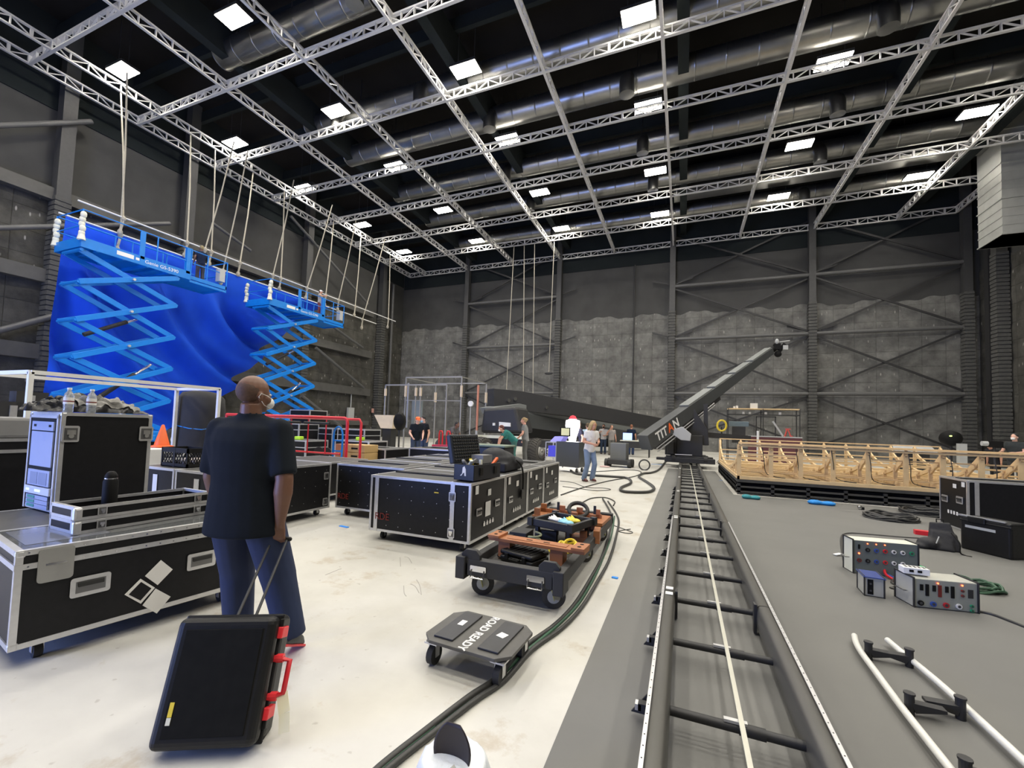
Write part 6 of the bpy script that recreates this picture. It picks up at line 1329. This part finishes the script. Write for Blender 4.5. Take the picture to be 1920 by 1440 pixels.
for z in (.055, Lc-.05): MB().box(ww/2-.004, ww/2+.016, .06, .12, z, z+.035).build('latch_hinge', 'plastic', t, bevel=.004)
hx_ = ww/2+.004
MB().tube([(hx_, .09, Lc*.34), (hx_+.055, .09, Lc*.36), (hx_+.06, .09, Lc*.62), (hx_, .09, Lc*.64)], .013, 8).build('red_handle', 'red', t, smooth=True)
for z in (.34, .64): MB().cyl((hx_-.01, .09, Lc*z), (hx_+.03, .09, Lc*z), .02, n=10).build('handle_mount', mat('bright_red_latch'), t)
m = MB(); m.bar((hx_+.05, .09, Lc*.36), (hx_+.085, .06, Lc*.22), .05, .004, up=(0, 1, 0)); m.bar((hx_+.085, .06, Lc*.22), (hx_+.10, .05, Lc*.08), .045, .004, up=(0, 1, 0)); m.build('cream_tag', mat('cream_tag', (.72, .68, .5), .6), t)
m = MB(); m.box(-ww*.36, -ww*.32, -.006, -.003, .13, .185); m.build('yellow_sticker', 'yellow', t); m = MB(); m.box(-ww*.36, -ww*.32, -.006, -.003, .10, .128); m.build('pale_sticker', 'cream', t)
for x in (-ww/2+.03, ww/2-.03): MB().cyl((x-.018, dp-.03, .0), (x+.018, dp-.03, .0), .045, n=18).build('wheel', 'rubber', t, smooth=True)
for z in (.16, .38): MB().box(-ww/2-.012, -ww/2+.004, .06, .12, z, z+.09).build('hinge', 'plastic', t, bevel=.004)
# telescoping handle up to his hand
bpy.context.view_layer.update()
hw_ = MAN.matrix_world @ Vector((.235, .0, .735)); hl_ = t.matrix_world.inverted() @ hw_
for sx in (-.045, .045): MB().cyl((sx, dp-.03, Lc-.02), (hl_.x+sx, hl_.y, hl_.z), .008, n=8).build('pull_rod', 'steelblk', t)
MB().cyl((hl_.x-.06, hl_.y, hl_.z), (hl_.x+.06, hl_.y, hl_.z), .014, n=12, ball=True).build('pull_grip', 'plastic', t, smooth=True)
# others: feet positions from the floor plane
def at(px, py): p = G(px, py); return (p.x, p.y)
person('long-haired blond person in a white T-shirt and jeans walking, head down', at(1104, 903), hd(.75, -.65), 1.72, skin='tan', shirt=(.72, .70, .68), pants=(.16, .22, .33), hair='long', haircol=(.42, .30, .14), lean=10, nod=22, mask=None, J=dict(elL=(-.25, .08, 1.15), wrL=(-.10, .28, 1.12), elR=(.25, .06, 1.14), wrR=(.09, .27, 1.08), knL=(-.10, .12, .5), anL=(-.1, .02, .1), knR=(.1, .05, .49), anR=(.1, -.1, .09)), shoe=(.09, .02, .02))
person('man in grey T-shirt and dark cap facing left by the tyre', (GY(985, 830, 15.6).x, 15.6), hd(-.9, -.2), 1.84, skin='tan', shirt=(.15, .15, .14), pants=(.06, .06, .055), hair='bun', haircol=(.25, .17, .08), lean=6, J=dict(elR=(.24, .05, 1.15), wrR=(.22, .12, .92), elL=(-.25, .08, 1.15), wrL=(-.2, .25, .98)))
person('worker in a green T-shirt bending over, facing left', (GY(964, 830, 14.9).x, 14.9), hd(-.8, -.5), 1.74, skin='tan', shirt=(.03, .14, .12), pants=(.03, .10, .08), hair='short', haircol=(.10, .03, .02), cap=None, mask='white', lean=48, J=dict(elR=(.24, .52, 1.02), wrR=(.22, .58, .75), elL=(-.24, .55, 1.0), wrL=(-.2, .62, .72)))
person('person bent forward in a grey shirt beside the red stand', (GY(841, 830, 14.8).x, 14.8), hd(.85, -.1), 1.72, skin='dark', shirt=(.10, .095, .10), pants=(.09, .09, .10), hair='short', haircol=(.02, .02, .02), lean=35, J=dict(elR=(.22, .35, 1.05), wrR=(.2, .45, .85), elL=(-.22, .4, 1.05), wrL=(-.2, .5, .85)))
person('worker in black shirt with an orange cap, left of two', (GY(779, 830, 13.2).x, 13.2), hd(.6, -.5), 1.74, skin='fair', shirt=(.015, .015, .017), pants=(.03, .045, .08), hair='short', cap='orange', haircol=(.05, .03, .02), lean=14, nod=15, J=dict(elR=(.26, .12, 1.12), wrR=(.22, .34, .98), elL=(-.24, .12, 1.14), wrL=(-.16, .34, .95)))
person('worker in black shirt with a pale blue mask, right of two', (GY(796, 830, 14.0).x, 14.0), hd(-.25, -.9), 1.76, skin='fair', shirt=(.015, .016, .02), pants=(.035, .055, .11), hair='short', haircol=(.02, .02, .02), mask=mat('blue_mask', (.25, .5, .65), .7), lean=8, nod=15)
person('person in a dark top standing beside the glowing work light', (GY(1092, 840, 16.6).x, 16.6), hd(-.9, -.3), 1.76, skin='fair', shirt=(.04, .04, .07), pants=(.04, .05, .08), haircol=(.2, .1, .05), lean=15)
person('person in a light blue shirt partly behind the blond walker', (GY(1101, 840, 17.9).x, 17.9), hd(-.5, .8), 1.72, skin='fair', shirt=(.40, .52, .62), pants=(.05, .06, .09), haircol=(.1, .07, .04))
person('person in a white shirt and black mask facing the camera, far off', (GY(1131, 840, 25.5).x, 25.5), hd(.1, -1), 1.76, skin='tan', shirt=(.62, .6, .57), pants=(.03, .05, .09), haircol=(.06, .04, .03), mask='black', J=dict(elR=(.28, .1, 1.2), wrR=(.16, .3, 1.3), elL=(-.25, .1, 1.15), wrL=(-.1, .25, 1.1)))
person('person in grey leaning on equipment, right of the white shirt', (GY(1146, 840, 25.0).x, 25.0), hd(.4, -.9), 1.72, skin='tan', shirt=(.3, .27, .24), pants=(.14, .14, .12), haircol=(.2, .12, .06), J=dict(elR=(.3, .1, 1.25), wrR=(.2, .25, 1.45)))
person('man in a navy shirt and jeans with his back turned beside the crane', at(1183, 853), hd(.1, 1), 1.80, skin='tan', shirt=(.012, .02, .04), pants=(.02, .04, .10), haircol=(.25, .10, .05), bulk=1.12)
person('person with a white mask at the far right behind the wooden frame', (GY(1903, 840, 19.5).x, 19.5), hd(-.75, -.6), 1.80, skin='fair', shirt=(.035, .04, .042), pants=(.03, .03, .03), haircol=(.02, .02, .02), mask='white', J=dict(elR=(.26, .1, 1.14), wrR=(.2, .34, 1.12), elL=(-.26, .1, 1.14), wrL=(-.16, .36, 1.12)))
person('dark-dressed person crouching with a camera left of the masked person', (GY(1866, 840, 20.6).x, 20.6), hd(-.9, -.4), 1.50, skin='tan', shirt=(.02, .02, .022), pants=(.02, .02, .02), haircol=(.12, .05, .02), lean=20)
t = T('film_camera', 'dark film camera with pale lens behind the wooden frame at right', 'camera', (GY(1857, 835, 19.6).x, 19.4, 0)); zq = GY(1857, 832, 19.4).z; MB().box(-.16, .18, -.1, .1, zq-.12, zq+.1).build('camera_body', 'black', t, bevel=.01); MB().cyl((-.17, 0, zq), (-.32, 0, zq), .08, n=14).build('lens', 'greybox', t); MB().cyl((0, 0, 0), (0, 0, zq-.12), .03, n=8).build('stand', 'steelblk', t)
# riggers up on the lifts
person('rigger in a navy top standing on the nearer scissor lift', (-20.9, 12.55), hd(-1, .2), 1.76, skin='dark', shirt=(.012, .02, .05), pants=(.04, .04, .06), haircol=(.25, .2, .1), z0=7.625, J=dict(elR=(.26, .2, 1.35), wrR=(.16, .35, 1.5)))
person('rigger in a white helmet on the farther scissor lift', (-20.9, 19.55), hd(1, .4), 1.72, skin='tan', shirt=(.35, .33, .3), pants=(.18, .04, .04), cap='white', haircol=(.1, .05, .03), z0=7.755, J=dict(elR=(.26, .2, 1.3), wrR=(.16, .35, 1.35)))
